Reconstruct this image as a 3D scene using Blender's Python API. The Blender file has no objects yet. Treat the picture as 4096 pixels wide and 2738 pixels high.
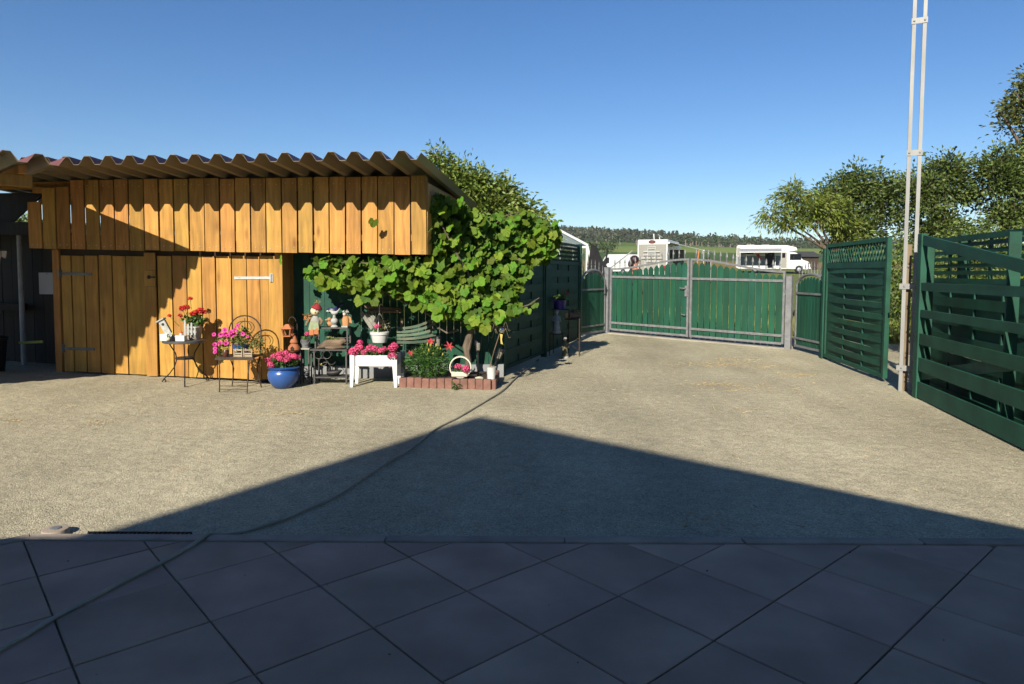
import bpy, bmesh, math, random
import numpy as np
from mathutils import Vector, Matrix
R = math.radians
rng = np.random.default_rng(7)
random.seed(7)
scn = bpy.context.scene
C = scn.collection

# ------------------------------------------------------------------ camera
SUN_EL, SUN_AZ = R(30.0), R(20.0)          # light travels to (sin az, cos az)
cam = bpy.data.cameras.new('camera')
cam.sensor_width = 36.0
cam.lens = 36.0 * 2691 / 4096
cam.shift_y = -124 / 4096
cam.clip_start = 0.05
cam.clip_end = 4000
camo = bpy.data.objects.new('camera', cam)
C.objects.link(camo)
camo.matrix_world = Matrix.Translation((0, 0, 1.5)) @ Matrix.Rotation(R(90 - 3.3), 4, 'X') @ Matrix.Rotation(R(0.28), 4, 'Z')
scn.camera = camo
# ------------------------------------------------------------------ sky, sun, exposure
world = bpy.data.worlds.new('World')
scn.world = world
world.use_nodes = True
wn = world.node_tree
bg = wn.nodes['Background']
sky = wn.nodes.new('ShaderNodeTexSky')
sky.sky_type = 'NISHITA'
sky.sun_disc = False
sky.sun_elevation = SUN_EL
sky.sun_rotation = math.pi + SUN_AZ
sky.altitude = 250
sky.air_density = 1.0
sky.dust_density = 0.12
sky.ozone_density = 3.6
whs = wn.nodes.new('ShaderNodeHueSaturation')
whs.inputs['Saturation'].default_value = 1.20
whs.inputs['Hue'].default_value = 0.506
wn.links.new(sky.outputs[0], whs.inputs['Color'])
wn.links.new(whs.outputs[0], bg.inputs[0])
bg.inputs[1].default_value = 0.066
sl = bpy.data.lights.new('sun', 'SUN')
sl.energy = 5.0
sl.angle = R(0.5)
sl.color = (1.0, 0.93, 0.80)
so = bpy.data.objects.new('sun', sl)
C.objects.link(so)
so.rotation_euler = Vector((math.sin(SUN_AZ) * math.cos(SUN_EL), math.cos(SUN_AZ) * math.cos(SUN_EL), -math.sin(SUN_EL))).to_track_quat('-Z', 'Y').to_euler()
scn.view_settings.view_transform = 'Standard'
scn.view_settings.look = 'None'
scn.view_settings.exposure = 0.9
scn.view_settings.gamma = 1.0
scn.view_settings.use_curve_mapping = False
scn.cycles.max_bounces = 5
scn.cycles.use_adaptive_sampling = True
scn.cycles.adaptive_threshold = 0.03
scn.cycles.use_denoising = True
scn.cycles.transparent_max_bounces = 6

# ------------------------------------------------------------------ helpers: materials
MATS = {}
ALB = 0.66       # surface albedos are set against a daylight exposure of +0.9 stops
def nn(nt, t, **kw):
    n = nt.nodes.new(t)
    for k, v in kw.items():
        setattr(n, k, v)
    return n
def M(name, col, rough=0.6, var=0.15, scale=6.0, stretch=(1, 1, 1), bump=0.0, bscale=40.0, metal=0.0, rand=0.0, island=0.0,
      trans=0.0, spec=0.4, hue=0.0, coord='Object', dirt=0.0, dirtcol=(0.1, 0.09, 0.07), detail=5.0):
    """base colour with noise variation, per-object or per-island variation, fine relief, optional translucency and dirt"""
    if name in MATS:
        return MATS[name]
    col = tuple(c * ALB for c in col); dirtcol = tuple(c * ALB for c in dirtcol)
    m = bpy.data.materials.new(name)
    m.use_nodes = True
    nt = m.node_tree
    p = nt.nodes['Principled BSDF']
    out = nt.nodes['Material Output']
    L = nt.links.new
    tc = nn(nt, 'ShaderNodeTexCoord')
    oi = nn(nt, 'ShaderNodeObjectInfo')
    add = nn(nt, 'ShaderNodeVectorMath', operation='ADD')
    mul = nn(nt, 'ShaderNodeVectorMath', operation='MULTIPLY')
    L(tc.outputs[coord], add.inputs[0])
    cmb = nn(nt, 'ShaderNodeVectorMath', operation='SCALE')
    cmb.inputs[0].default_value = (13.1, 7.7, 5.3)
    L(oi.outputs['Random'], cmb.inputs['Scale'])
    L(cmb.outputs[0], add.inputs[1])
    L(add.outputs[0], mul.inputs[0])
    mul.inputs[1].default_value = stretch
    noi = nn(nt, 'ShaderNodeTexNoise')
    noi.inputs['Scale'].default_value = scale
    noi.inputs['Detail'].default_value = detail
    L(mul.outputs[0], noi.inputs['Vector'])
    # brightness factor = 1 + var*(noise-.5)*2 + rand*(r-.5)*2
    mr = nn(nt, 'ShaderNodeMapRange')
    mr.inputs[1].default_value = 0.3
    mr.inputs[2].default_value = 0.7
    mr.inputs[3].default_value = 1 - var
    mr.inputs[4].default_value = 1 + var
    L(noi.outputs['Fac'], mr.inputs[0])
    fac = mr.outputs[0]
    def vary(src, amt, fac):
        q = nn(nt, 'ShaderNodeMapRange')
        q.inputs[3].default_value = 1 - amt
        q.inputs[4].default_value = 1 + amt
        L(src, q.inputs[0])
        x = nn(nt, 'ShaderNodeMath', operation='MULTIPLY')
        L(fac, x.inputs[0]); L(q.outputs[0], x.inputs[1])
        return x.outputs[0]
    isl = None
    if rand:
        fac = vary(oi.outputs['Random'], rand, fac)
    if island:
        ge = nn(nt, 'ShaderNodeNewGeometry')
        isl = ge.outputs['Random Per Island']
        fac = vary(isl, island, fac)
    hs = nn(nt, 'ShaderNodeHueSaturation')
    hs.inputs['Color'].default_value = (*col, 1)
    L(fac, hs.inputs['Value'])
    if hue:
        q = nn(nt, 'ShaderNodeMapRange')
        q.inputs[3].default_value = 0.5 - hue
        q.inputs[4].default_value = 0.5 + hue
        src = isl if isl is not None else oi.outputs['Random']
        # decorrelate from brightness
        wv = nn(nt, 'ShaderNodeMath', operation='FRACT')
        mm = nn(nt, 'ShaderNodeMath', operation='MULTIPLY')
        mm.inputs[1].default_value = 7.31
        L(src, mm.inputs[0]); L(mm.outputs[0], wv.inputs[0]); L(wv.outputs[0], q.inputs[0])
        L(q.outputs[0], hs.inputs['Hue'])
    colout = hs.outputs[0]
    if dirt:
        dn = nn(nt, 'ShaderNodeTexNoise')
        dn.inputs['Scale'].default_value = scale * 0.37
        dn.inputs['Detail'].default_value = 8
        dn.inputs['Roughness'].default_value = 0.7
        L(add.outputs[0], dn.inputs['Vector'])
        dr = nn(nt, 'ShaderNodeMapRange')
        dr.inputs[1].default_value = 0.5
        dr.inputs[2].default_value = 0.72
        dr.inputs[4].default_value = dirt
        L(dn.outputs['Fac'], dr.inputs[0])
        mx = nn(nt, 'ShaderNodeMixRGB')
        L(dr.outputs[0], mx.inputs[0]); L(colout, mx.inputs[1])
        mx.inputs[2].default_value = (*dirtcol, 1)
        colout = mx.outputs[0]
    L(colout, p.inputs['Base Color'])
    p.inputs['Roughness'].default_value = rough
    p.inputs['Metallic'].default_value = metal
    p.inputs['Specular IOR Level'].default_value = spec
    if bump:
        bn = nn(nt, 'ShaderNodeTexNoise')
        bn.inputs['Scale'].default_value = bscale
        bn.inputs['Detail'].default_value = 4
        L(mul.outputs[0], bn.inputs['Vector'])
        b = nn(nt, 'ShaderNodeBump')
        b.inputs['Strength'].default_value = 1.0
        b.inputs['Distance'].default_value = bump
        L(bn.outputs['Fac'], b.inputs['Height'])
        L(b.outputs[0], p.inputs['Normal'])
    if trans:
        t = nn(nt, 'ShaderNodeBsdfTranslucent')
        hs2 = nn(nt, 'ShaderNodeHueSaturation')
        hs2.inputs['Value'].default_value = 1.5
        hs2.inputs['Saturation'].default_value = 1.1
        hs2.inputs['Hue'].default_value = 0.485
        L(colout, hs2.inputs['Color']); L(hs2.outputs[0], t.inputs['Color'])
        mix = nn(nt, 'ShaderNodeMixShader')
        mix.inputs[0].default_value = trans
        L(p.outputs[0], mix.inputs[1]); L(t.outputs[0], mix.inputs[2])
        L(mix.outputs[0], out.inputs['Surface'])
    MATS[name] = m
    return m

def wood_mat(name, col, knot=0.5, rand=0.16, axis='Z', rough=0.65, grain=0.22, hue=0.012):
    """sawn boards: long grain, knots with dark rims, board-to-board variation"""
    if name in MATS:
        return MATS[name]
    col = tuple(c * ALB for c in col)
    m = bpy.data.materials.new(name)
    m.use_nodes = True
    nt = m.node_tree
    p = nt.nodes['Principled BSDF']
    L = nt.links.new
    tc = nn(nt, 'ShaderNodeTexCoord'); oi = nn(nt, 'ShaderNodeObjectInfo')
    sc = nn(nt, 'ShaderNodeVectorMath', operation='SCALE'); sc.inputs[0].default_value = (17.3, 9.1, 23.7)
    L(oi.outputs['Random'], sc.inputs['Scale'])
    ad = nn(nt, 'ShaderNodeVectorMath', operation='ADD')
    L(tc.outputs['Object'], ad.inputs[0]); L(sc.outputs[0], ad.inputs[1])
    st = {'Z': (1, 1, 0.06), 'X': (0.06, 1, 1), 'Y': (1, 0.06, 1)}[axis]
    mu = nn(nt, 'ShaderNodeVectorMath', operation='MULTIPLY'); mu.inputs[1].default_value = st
    # knots bend the grain
    st2 = {'Z': (5.0, 1.2, 1.6), 'X': (1.6, 1.2, 5), 'Y': (5, 1.6, 1.2)}[axis]
    mk = nn(nt, 'ShaderNodeVectorMath', operation='MULTIPLY'); mk.inputs[1].default_value = st2
    L(ad.outputs[0], mk.inputs[0])
    vo = nn(nt, 'ShaderNodeTexVoronoi'); vo.inputs['Scale'].default_value = 1.0
    L(mk.outputs[0], vo.inputs['Vector'])
    kr = nn(nt, 'ShaderNodeValToRGB')
    kr.color_ramp.elements[0].position = 0.03; kr.color_ramp.elements[0].color = (1, 1, 1, 1)
    kr.color_ramp.elements[1].position = 0.17; kr.color_ramp.elements[1].color = (0, 0, 0, 1)
    L(vo.outputs['Distance'], kr.inputs[0])
    dis = nn(nt, 'ShaderNodeVectorMath', operation='SCALE'); dis.inputs[0].default_value = (0.06, 0.06, 0.06)
    L(vo.outputs['Distance'], dis.inputs['Scale'])
    a2 = nn(nt, 'ShaderNodeVectorMath', operation='ADD')
    L(ad.outputs[0], a2.inputs[0]); L(dis.outputs[0], a2.inputs[1]); L(a2.outputs[0], mu.inputs[0])
    n1 = nn(nt, 'ShaderNodeTexNoise'); n1.inputs['Scale'].default_value = 22; n1.inputs['Detail'].default_value = 6
    L(mu.outputs[0], n1.inputs['Vector'])
    n2 = nn(nt, 'ShaderNodeTexNoise'); n2.inputs['Scale'].default_value = 3.0; n2.inputs['Detail'].default_value = 4
    L(ad.outputs[0], n2.inputs['Vector'])
    m1 = nn(nt, 'ShaderNodeMapRange'); m1.inputs[1].default_value = .3; m1.inputs[2].default_value = .7
    m1.inputs[3].default_value = 1 - grain; m1.inputs[4].default_value = 1 + grain * 0.7
    L(n1.outputs['Fac'], m1.inputs[0])
    m2 = nn(nt, 'ShaderNodeMapRange'); m2.inputs[1].default_value = .3; m2.inputs[2].default_value = .7
    m2.inputs[3].default_value = 0.84; m2.inputs[4].default_value = 1.1
    L(n2.outputs['Fac'], m2.inputs[0])
    m3 = nn(nt, 'ShaderNodeMapRange'); m3.inputs[3].default_value = 1 - rand; m3.inputs[4].default_value = 1 + rand
    L(oi.outputs['Random'], m3.inputs[0])
    x1 = nn(nt, 'ShaderNodeMath', operation='MULTIPLY'); x2 = nn(nt, 'ShaderNodeMath', operation='MULTIPLY')
    L(m1.outputs[0], x1.inputs[0]); L(m2.outputs[0], x1.inputs[1]); L(x1.outputs[0], x2.inputs[0]); L(m3.outputs[0], x2.inputs[1])
    hs = nn(nt, 'ShaderNodeHueSaturation'); hs.inputs['Color'].default_value = (*col, 1)
    L(x2.outputs[0], hs.inputs['Value'])
    mh = nn(nt, 'ShaderNodeMapRange'); mh.inputs[3].default_value = .5 - hue; mh.inputs[4].default_value = .5 + hue
    fr = nn(nt, 'ShaderNodeMath', operation='FRACT'); mm = nn(nt, 'ShaderNodeMath', operation='MULTIPLY'); mm.inputs[1].default_value = 5.7
    L(oi.outputs['Random'], mm.inputs[0]); L(mm.outputs[0], fr.inputs[0]); L(fr.outputs[0], mh.inputs[0]); L(mh.outputs[0], hs.inputs['Hue'])
    mx = nn(nt, 'ShaderNodeMixRGB'); mx.inputs[2].default_value = (col[0] * 0.42, col[1] * 0.28, col[2] * 0.25, 1)
    kk = nn(nt, 'ShaderNodeMath', operation='MULTIPLY'); kk.inputs[1].default_value = knot
    L(kr.outputs[0], kk.inputs[0]); L(kk.outputs[0], mx.inputs[0]); L(hs.outputs[0], mx.inputs[1])
    L(mx.outputs[0], p.inputs['Base Color'])
    p.inputs['Roughness'].default_value = rough
    p.inputs['Specular IOR Level'].default_value = 0.25
    b = nn(nt, 'ShaderNodeBump'); b.inputs['Distance'].default_value = 0.002
    L(n1.outputs['Fac'], b.inputs['Height']); L(b.outputs[0], p.inputs['Normal'])
    MATS[name] = m
    return m

# ------------------------------------------------------------------ helpers: meshes and objects
class MB:
    """collects shapes; build() links them as ONE mesh object"""
    def __init__(s):
        s.v = []; s.f = []; s.m = []; s.cur = 0
    def add(s, vs, fs):
        o = len(s.v)
        s.v += [tuple(v) for v in vs]
        s.f += [tuple(i + o for i in f) for f in fs]
        s.m += [s.cur] * len(fs)
        return s
    def box(s, x0, x1, y0, y1, z0, z1, jit=0.0):
        j = lambda: random.uniform(-jit, jit) if jit else 0.0
        vs = [(x + j(), y + j(), z + j()) for x in (x0, x1) for y in (y0, y1) for z in (z0, z1)]
        return s.add(vs, [(0, 1, 3, 2), (4, 6, 7, 5), (0, 4, 5, 1), (2, 3, 7, 6), (0, 2, 6, 4), (1, 5, 7, 3)])
    def beam(s, p, q, w, h, up=(0, 0, 1)):
        p = Vector(p); q = Vector(q); d = (q - p).normalized(); up = Vector(up)
        a = d.cross(up)
        if a.length < 1e-5:
            a = d.cross(Vector((1, 0, 0)))
        a.normalize(); b = a.cross(d)
        vs = []
        for c in (p, q):
            for i, k in ((-1, -1), (1, -1), (1, 1), (-1, 1)):
                vs.append(c + a * (i * w / 2) + b * (k * h / 2))
        return s.add(vs, [(0, 1, 2, 3), (7, 6, 5, 4), (0, 4, 5, 1), (1, 5, 6, 2), (2, 6, 7, 3), (3, 7, 4, 0)])
    def tube(s, pts, r, n=6, cap=True):
        pts = [Vector(p) for p in pts]
        rs = r if isinstance(r, (list, tuple)) else [r] * len(pts)
        rings = []; a = None
        for i, p in enumerate(pts):
            d = (pts[min(i + 1, len(pts) - 1)] - pts[max(i - 1, 0)])
            d = d.normalized() if d.length > 1e-9 else Vector((0, 0, 1))
            if a is None:
                a = d.orthogonal().normalized()
            a = (a - d * a.dot(d))
            a = a.normalized() if a.length > 1e-6 else d.orthogonal().normalized()
            b = d.cross(a)
            rings.append([p + (a * math.cos(t) + b * math.sin(t)) * rs[i] for t in [2 * math.pi * k / n for k in range(n)]])
        vs = [v for g in rings for v in g]; fs = []
        for i in range(len(pts) - 1):
            for k in range(n):
                fs.append((i * n + k, i * n + (k + 1) % n, (i + 1) * n + (k + 1) % n, (i + 1) * n + k))
        if cap:
            fs.append(tuple(range(n - 1, -1, -1))); fs.append(tuple((len(pts) - 1) * n + k for k in range(n)))
        return s.add(vs, fs)
    def lathe(s, prof, c=(0, 0, 0), n=16, sx=1.0, sy=1.0):
        vs = []; fs = []
        for r, z in prof:
            for k in range(n):
                t = 2 * math.pi * k / n
                vs.append((c[0] + r * sx * math.cos(t), c[1] + r * sy * math.sin(t), c[2] + z))
        for i in range(len(prof) - 1):
            for k in range(n):
                fs.append((i * n + k, i * n + (k + 1) % n, (i + 1) * n + (k + 1) % n, (i + 1) * n + k))
        fs.append(tuple(range(n - 1, -1, -1))); fs.append(tuple((len(prof) - 1) * n + k for k in range(n)))
        return s.add(vs, fs)
    def hoop(s, prof, n=28):
        vs = [(r * math.cos(2 * math.pi * k / n), r * math.sin(2 * math.pi * k / n), z) for r, z in prof for k in range(n)]; m = len(prof)
        return s.add(vs, [(i * n + k, i * n + (k + 1) % n, ((i + 1) % m) * n + (k + 1) % n, ((i + 1) % m) * n + k) for i in range(m) for k in range(n)])
    def ball(s, c, r, sq=(1, 1, 1), n=12, m=8, jit=0.0):
        prof_v = []; fs = []
        for i in range(1, m):
            ph = math.pi * i / m
            for k in range(n):
                t = 2 * math.pi * k / n
                q = 1 + (random.uniform(-jit, jit) if jit else 0)
                prof_v.append((c[0] + r * q * sq[0] * math.sin(ph) * math.cos(t), c[1] + r * q * sq[1] * math.sin(ph) * math.sin(t), c[2] - r * q * sq[2] * math.cos(ph)))
        b = len(prof_v); prof_v += [(c[0], c[1], c[2] - r * sq[2]), (c[0], c[1], c[2] + r * sq[2])]
        for i in range(m - 2):
            for k in range(n):
                fs.append((i * n + k, i * n + (k + 1) % n, (i + 1) * n + (k + 1) % n, (i + 1) * n + k))
        for k in range(n):
            fs.append((b, (k + 1) % n, k)); fs.append((b + 1, (m - 2) * n + k, (m - 2) * n + (k + 1) % n))
        return s.add(prof_v, fs)
    def prism(s, poly, t, axis='y', off=0.0):
        """poly in (x,z) extruded along y from off to off+t (axis y), or (x,y) along z (axis z), or (y,z) along x"""
        n = len(poly)
        mk = {'y': lambda a, b, o: (a, o, b), 'z': lambda a, b, o: (a, b, o), 'x': lambda a, b, o: (o, a, b)}[axis]
        vs = [mk(a, b, off) for a, b in poly] + [mk(a, b, off + t) for a, b in poly]
        fs = [tuple(range(n - 1, -1, -1)), tuple(range(n, 2 * n))] + [(k, (k + 1) % n, n + (k + 1) % n, n + k) for k in range(n)]
        return s.add(vs, fs)
    def xf(s, mat, start=0):
        s.v[start:] = [tuple(mat @ Vector(v)) for v in s.v[start:]]
        return s
    def mesh(s, name, mats, smooth=False, bevel=0.0):
        me = bpy.data.meshes.new(name)
        me.from_pydata(s.v, [], s.f)
        for m in (mats if isinstance(mats, (list, tuple)) else [mats]):
            me.materials.append(m)
        me.polygons.foreach_set('material_index', s.m)
        bm = bmesh.new(); bm.from_mesh(me)
        bmesh.ops.recalc_face_normals(bm, faces=bm.faces)
        if bevel:
            bmesh.ops.bevel(bm, geom=bm.edges[:] , offset=bevel, segments=1, affect='EDGES', clamp_overlap=True)
        bm.to_mesh(me); bm.free()
        if smooth:
            me.polygons.foreach_set('use_smooth', [True] * len(me.polygons))
            try:
                me.set_sharp_from_angle(angle=R(40))
            except Exception:
                pass
        me.update()
        return me
    def build(s, name, mats, parent=None, smooth=False, bevel=0.0, loc=None, rz=0.0, kind=None):
        return obj(name, s.mesh(name, mats, smooth, bevel), parent, loc, rz, kind)

def obj(name, me, parent=None, loc=None, rz=0.0, kind=None, rot=None, scale=None):
    o = bpy.data.objects.new(name, me)
    C.objects.link(o)
    if parent is not None:
        o.parent = parent
    if loc is not None:
        o.location = loc
    if rz:
        o.rotation_euler = (0, 0, rz)
    if rot is not None:
        o.rotation_euler = rot
    if scale is not None:
        o.scale = scale
    if kind:
        o['kind'] = kind
    return o
def root(name, label, cat, loc=(0, 0, 0), rz=0.0, group=None):
    o = bpy.data.objects.new(name, None)
    C.objects.link(o)
    o.empty_display_size = 0.1
    o.location = loc
    o.rotation_euler = (0, 0, rz)
    o['label'] = label; o['category'] = cat
    if group:
        o['group'] = group
    return o
def tag(o, label, cat, group=None):
    o['label'] = label; o['category'] = cat
    if group:
        o['group'] = group
    return o
def copytree(o, parent=None):
    c = o.copy(); C.objects.link(c); c.parent = parent
    for ch in [k for k in bpy.data.objects if k.parent == o]:
        copytree(ch, c)
    return c
def fastmesh(name, V, F, mats):
    V = np.asarray(V, np.float32).reshape(-1, 3); F = np.asarray(F, np.int32)
    k = F.shape[1]
    me = bpy.data.meshes.new(name)
    me.vertices.add(len(V)); me.vertices.foreach_set('co', V.ravel())
    me.loops.add(F.size); me.loops.foreach_set('vertex_index', F.ravel())
    me.polygons.add(len(F))
    me.polygons.foreach_set('loop_start', np.arange(0, F.size, k, dtype=np.int32))
    me.polygons.foreach_set('loop_total', np.full(len(F), k, np.int32))
    for m in (mats if isinstance(mats, (list, tuple)) else [mats]):
        me.materials.append(m)
    me.update(calc_edges=True)
    return me
def rand_unit(n):
    v = rng.normal(size=(n, 3)); return v / np.linalg.norm(v, axis=1, keepdims=True)
def leaf_verts(P, size, asp=0.5, fold=0.25, up=0.5, droop=0.0, dirs=None):
    """one folded leaf (two triangles sharing the midrib) per point in P"""
    n = len(P)
    d = rand_unit(n) if dirs is None else dirs
    d = d.copy(); d[:, 2] -= droop
    d /= np.linalg.norm(d, axis=1, keepdims=True)
    nrm = rand_unit(n) + np.array((-0.22, -0.55, 0.55)) * up * 1.5
    s = np.cross(d, nrm); s /= np.linalg.norm(s, axis=1, keepdims=True) + 1e-9
    u = np.cross(s, d)
    sz = (size * rng.uniform(0.65, 1.25, n))[:, None]
    a = P; t = P + d * sz
    mid = P + d * sz * 0.5
    l = mid + s * sz * asp * 0.5 + u * sz * fold * asp
    r = mid - s * sz * asp * 0.5 + u * sz * fold * asp
    V = np.stack([a, l, t, r], 1).reshape(-1, 3)
    b = np.arange(n)[:, None] * 4
    F = np.concatenate([b + np.array([[0, 2, 1]]), b + np.array([[0, 3, 2]])], 1).reshape(-1, 3)
    return V, F
# ------------------------------------------------------------------ terrain
YP = [-80, 4.4, 7.0, 11.0, 17, 70, 120, 200, 330, 380, 700, 900, 1600]
ZP = [-0.02, -0.02, 0.0, 0.0, 0.1, 1.5, 3.5, 8.2, 15.0, 18.0, 40.5, 41.0, 30.0]
def gz(x, y):
    z = np.interp(y, YP, ZP)
    w = np.clip((np.asarray(y) - 5) / 3, 0, 1)
    z = z + 0.028 * np.clip(-3.2 - np.asarray(x), 0, 7) * w * (np.asarray(y) < 60)
    f = np.clip((np.asarray(y) - 250) / 250, 0, 1)
    z = z - f * np.clip(np.asarray(x), -200, 420) * 0.034
    z = z + f * 3.0 * np.sin(np.asarray(x) * 0.017 + 1.0)
    return z
def gzs(x, y):
    return float(gz(x, y))

def gravel_mat():
    m = bpy.data.materials.new('gravel'); m.use_nodes = True
    nt = m.node_tree; p = nt.nodes['Principled BSDF']; L = nt.links.new
    g = nn(nt, 'ShaderNodeNewGeometry')
    def vor(scale):
        v = nn(nt, 'ShaderNodeTexVoronoi'); v.inputs['Scale'].default_value = scale; L(g.outputs['Position'], v.inputs['Vector']); return v
    v1 = vor(120); v2 = vor(260)
    n1 = nn(nt, 'ShaderNodeTexNoise'); n1.inputs['Scale'].default_value = 0.55; n1.inputs['Detail'].default_value = 4; L(g.outputs['Position'], n1.inputs['Vector'])
    n2 = nn(nt, 'ShaderNodeTexNoise'); n2.inputs['Scale'].default_value = 9; n2.inputs['Detail'].default_value = 3; L(g.outputs['Position'], n2.inputs['Vector'])
    cr = nn(nt, 'ShaderNodeValToRGB')
    e = cr.color_ramp.elements
    e[0].position = 0.0; e[0].color = (0.30, 0.27, 0.19, 1); e[1].position = 1.0; e[1].color = (0.68, 0.60, 0.40, 1)
    for ps, c in ((0.25, (0.445, 0.39, 0.252, 1)), (0.6, (0.525, 0.46, 0.292, 1)), (0.85, (0.605, 0.53, 0.34, 1))):
        k = e.new(ps); k.color = c
    sp = nn(nt, 'ShaderNodeSeparateColor'); L(v1.outputs['Color'], sp.inputs[0]); L(sp.outputs[0], cr.inputs[0])
    sp2 = nn(nt, 'ShaderNodeSeparateColor'); L(v2.outputs['Color'], sp2.inputs[0])
    def rngmap(src, a, b, lo=0.0, hi=1.0):
        q = nn(nt, 'ShaderNodeMapRange'); q.inputs[1].default_value = lo; q.inputs[2].default_value = hi; q.inputs[3].default_value = a; q.inputs[4].default_value = b; L(src, q.inputs[0]); return q.outputs[0]
    def mulm(a, b):
        x = nn(nt, 'ShaderNodeMath', operation='MULTIPLY'); L(a, x.inputs[0]); L(b, x.inputs[1]); return x.outputs[0]
    fac = mulm(mulm(rngmap(sp2.outputs[0], 0.84, 1.16), rngmap(n1.outputs['Fac'], 0.80, 1.14, 0.3, 0.7)), rngmap(n2.outputs['Fac'], 0.88, 1.10, 0.3, 0.7))
    # worn wheel tracks running from the gate across the yard
    mp = nn(nt, 'ShaderNodeMapping'); mp.inputs['Rotation'].default_value = (0, 0, R(30)); mp.inputs['Scale'].default_value = (1.5, 0.11, 1.0)
    L(g.outputs['Position'], mp.inputs['Vector'])
    n4 = nn(nt, 'ShaderNodeTexNoise'); n4.inputs['Scale'].default_value = 1.0; n4.inputs['Detail'].default_value = 3; L(mp.outputs[0], n4.inputs['Vector'])
    fac = mulm(fac, rngmap(n4.outputs['Fac'], 0.90, 1.09, 0.35, 0.65))
    hs = nn(nt, 'ShaderNodeHueSaturation'); L(cr.outputs[0], hs.inputs['Color']); L(mulm(fac, rngmap(fac, ALB, ALB)), hs.inputs['Value']); hs.inputs['Saturation'].default_value = 0.9
    # patches of finer, paler dust and of yellow leaf litter
    n3 = nn(nt, 'ShaderNodeTexNoise'); n3.inputs['Scale'].default_value = 1.7; n3.inputs['Detail'].default_value = 5; n3.inputs['Roughness'].default_value = 0.75
    L(g.outputs['Position'], n3.inputs['Vector'])
    mx = nn(nt, 'ShaderNodeMixRGB'); mx.inputs[2].default_value = (0.30, 0.22, 0.11, 1)
    L(rngmap(n3.outputs['Fac'], 0.0, 0.55, 0.62, 0.76), mx.inputs[0]); L(hs.outputs[0], mx.inputs[1])
    L(mx.outputs[0], p.inputs['Base Color'])
    p.inputs['Roughness'].default_value = 0.9; p.inputs['Specular IOR Level'].default_value = 0.2
    ad = nn(nt, 'ShaderNodeMath', operation='MULTIPLY_ADD'); ad.inputs[1].default_value = -4.0; L(n2.outputs['Fac'], ad.inputs[0]); L(v1.outputs['Distance'], ad.inputs[2])
    b = nn(nt, 'ShaderNodeBump'); b.invert = True; b.inputs['Distance'].default_value = 0.004; b.inputs['Strength'].default_value = 0.9
    L(ad.outputs[0], b.inputs['Height']); L(b.outputs[0], p.inputs['Normal'])
    return m
GRAVEL = gravel_mat()

def field_mat():
    """the land beyond the gate: short dry grass, a brown stubble strip, crops and meadow, each with its own colour"""
    m = bpy.data.materials.new('field_land'); m.use_nodes = True
    nt = m.node_tree; p = nt.nodes['Principled BSDF']; L = nt.links.new
    g = nn(nt, 'ShaderNodeNewGeometry'); sx = nn(nt, 'ShaderNodeSeparateXYZ'); L(g.outputs['Position'], sx.inputs[0])
    n0 = nn(nt, 'ShaderNodeTexNoise'); n0.inputs['Scale'].default_value = 0.02; n0.inputs['Detail'].default_value = 6; L(g.outputs['Position'], n0.inputs['Vector'])
    ma = nn(nt, 'ShaderNodeMath', operation='MULTIPLY_ADD'); ma.inputs[1].default_value = 26.0; L(n0.outputs['Fac'], ma.inputs[0]); L(sx.outputs[1], ma.inputs[2])
    mr = nn(nt, 'ShaderNodeMapRange'); mr.inputs[1].default_value = 13.0; mr.inputs[2].default_value = 513.0; L(ma.outputs[0], mr.inputs[0])
    cr = nn(nt, 'ShaderNodeValToRGB'); cr.color_ramp.interpolation = 'LINEAR'
    e = cr.color_ramp.elements
    e[0].position = 0.0; e[0].color = (0.14, 0.17, 0.05, 1); e[1].position = 1.0; e[1].color = (0.07, 0.10, 0.03, 1)
    for y, c in ((78, (0.16, 0.18, 0.055)), (92, (0.24, 0.17, 0.06)), (118, (0.22, 0.17, 0.06)), (128, (0.06, 0.11, 0.035)), (176, (0.075, 0.125, 0.04)), (182, (0.20, 0.24, 0.07)), (250, (0.17, 0.23, 0.06)), (300, (0.11, 0.17, 0.035)), (380, (0.12, 0.17, 0.04)), (400, (0.05, 0.07, 0.025))):
        k = e.new(y / 500); k.color = (*c, 1)
    L(mr.outputs[0], cr.inputs[0])
    n1 = nn(nt, 'ShaderNodeTexNoise'); n1.inputs['Scale'].default_value = 1.3; n1.inputs['Detail'].default_value = 8; n1.inputs['Roughness'].default_value = 0.7; L(g.outputs['Position'], n1.inputs['Vector'])
    q = nn(nt, 'ShaderNodeMapRange'); q.inputs[1].default_value = .25; q.inputs[2].default_value = .75; q.inputs[3].default_value = .55; q.inputs[4].default_value = 1.0; L(n1.outputs['Fac'], q.inputs[0])
    hs = nn(nt, 'ShaderNodeHueSaturation'); L(cr.outputs[0], hs.inputs['Color']); L(q.outputs[0], hs.inputs['Value'])
    L(hs.outputs[0], p.inputs['Base Color']); p.inputs['Roughness'].default_value = 0.95; p.inputs['Specular IOR Level'].default_value = 0.1
    b = nn(nt, 'ShaderNodeBump'); b.inputs['Distance'].default_value = 0.15; L(n1.outputs['Fac'], b.inputs['Height']); L(b.outputs[0], p.inputs['Normal'])
    return m
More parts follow.
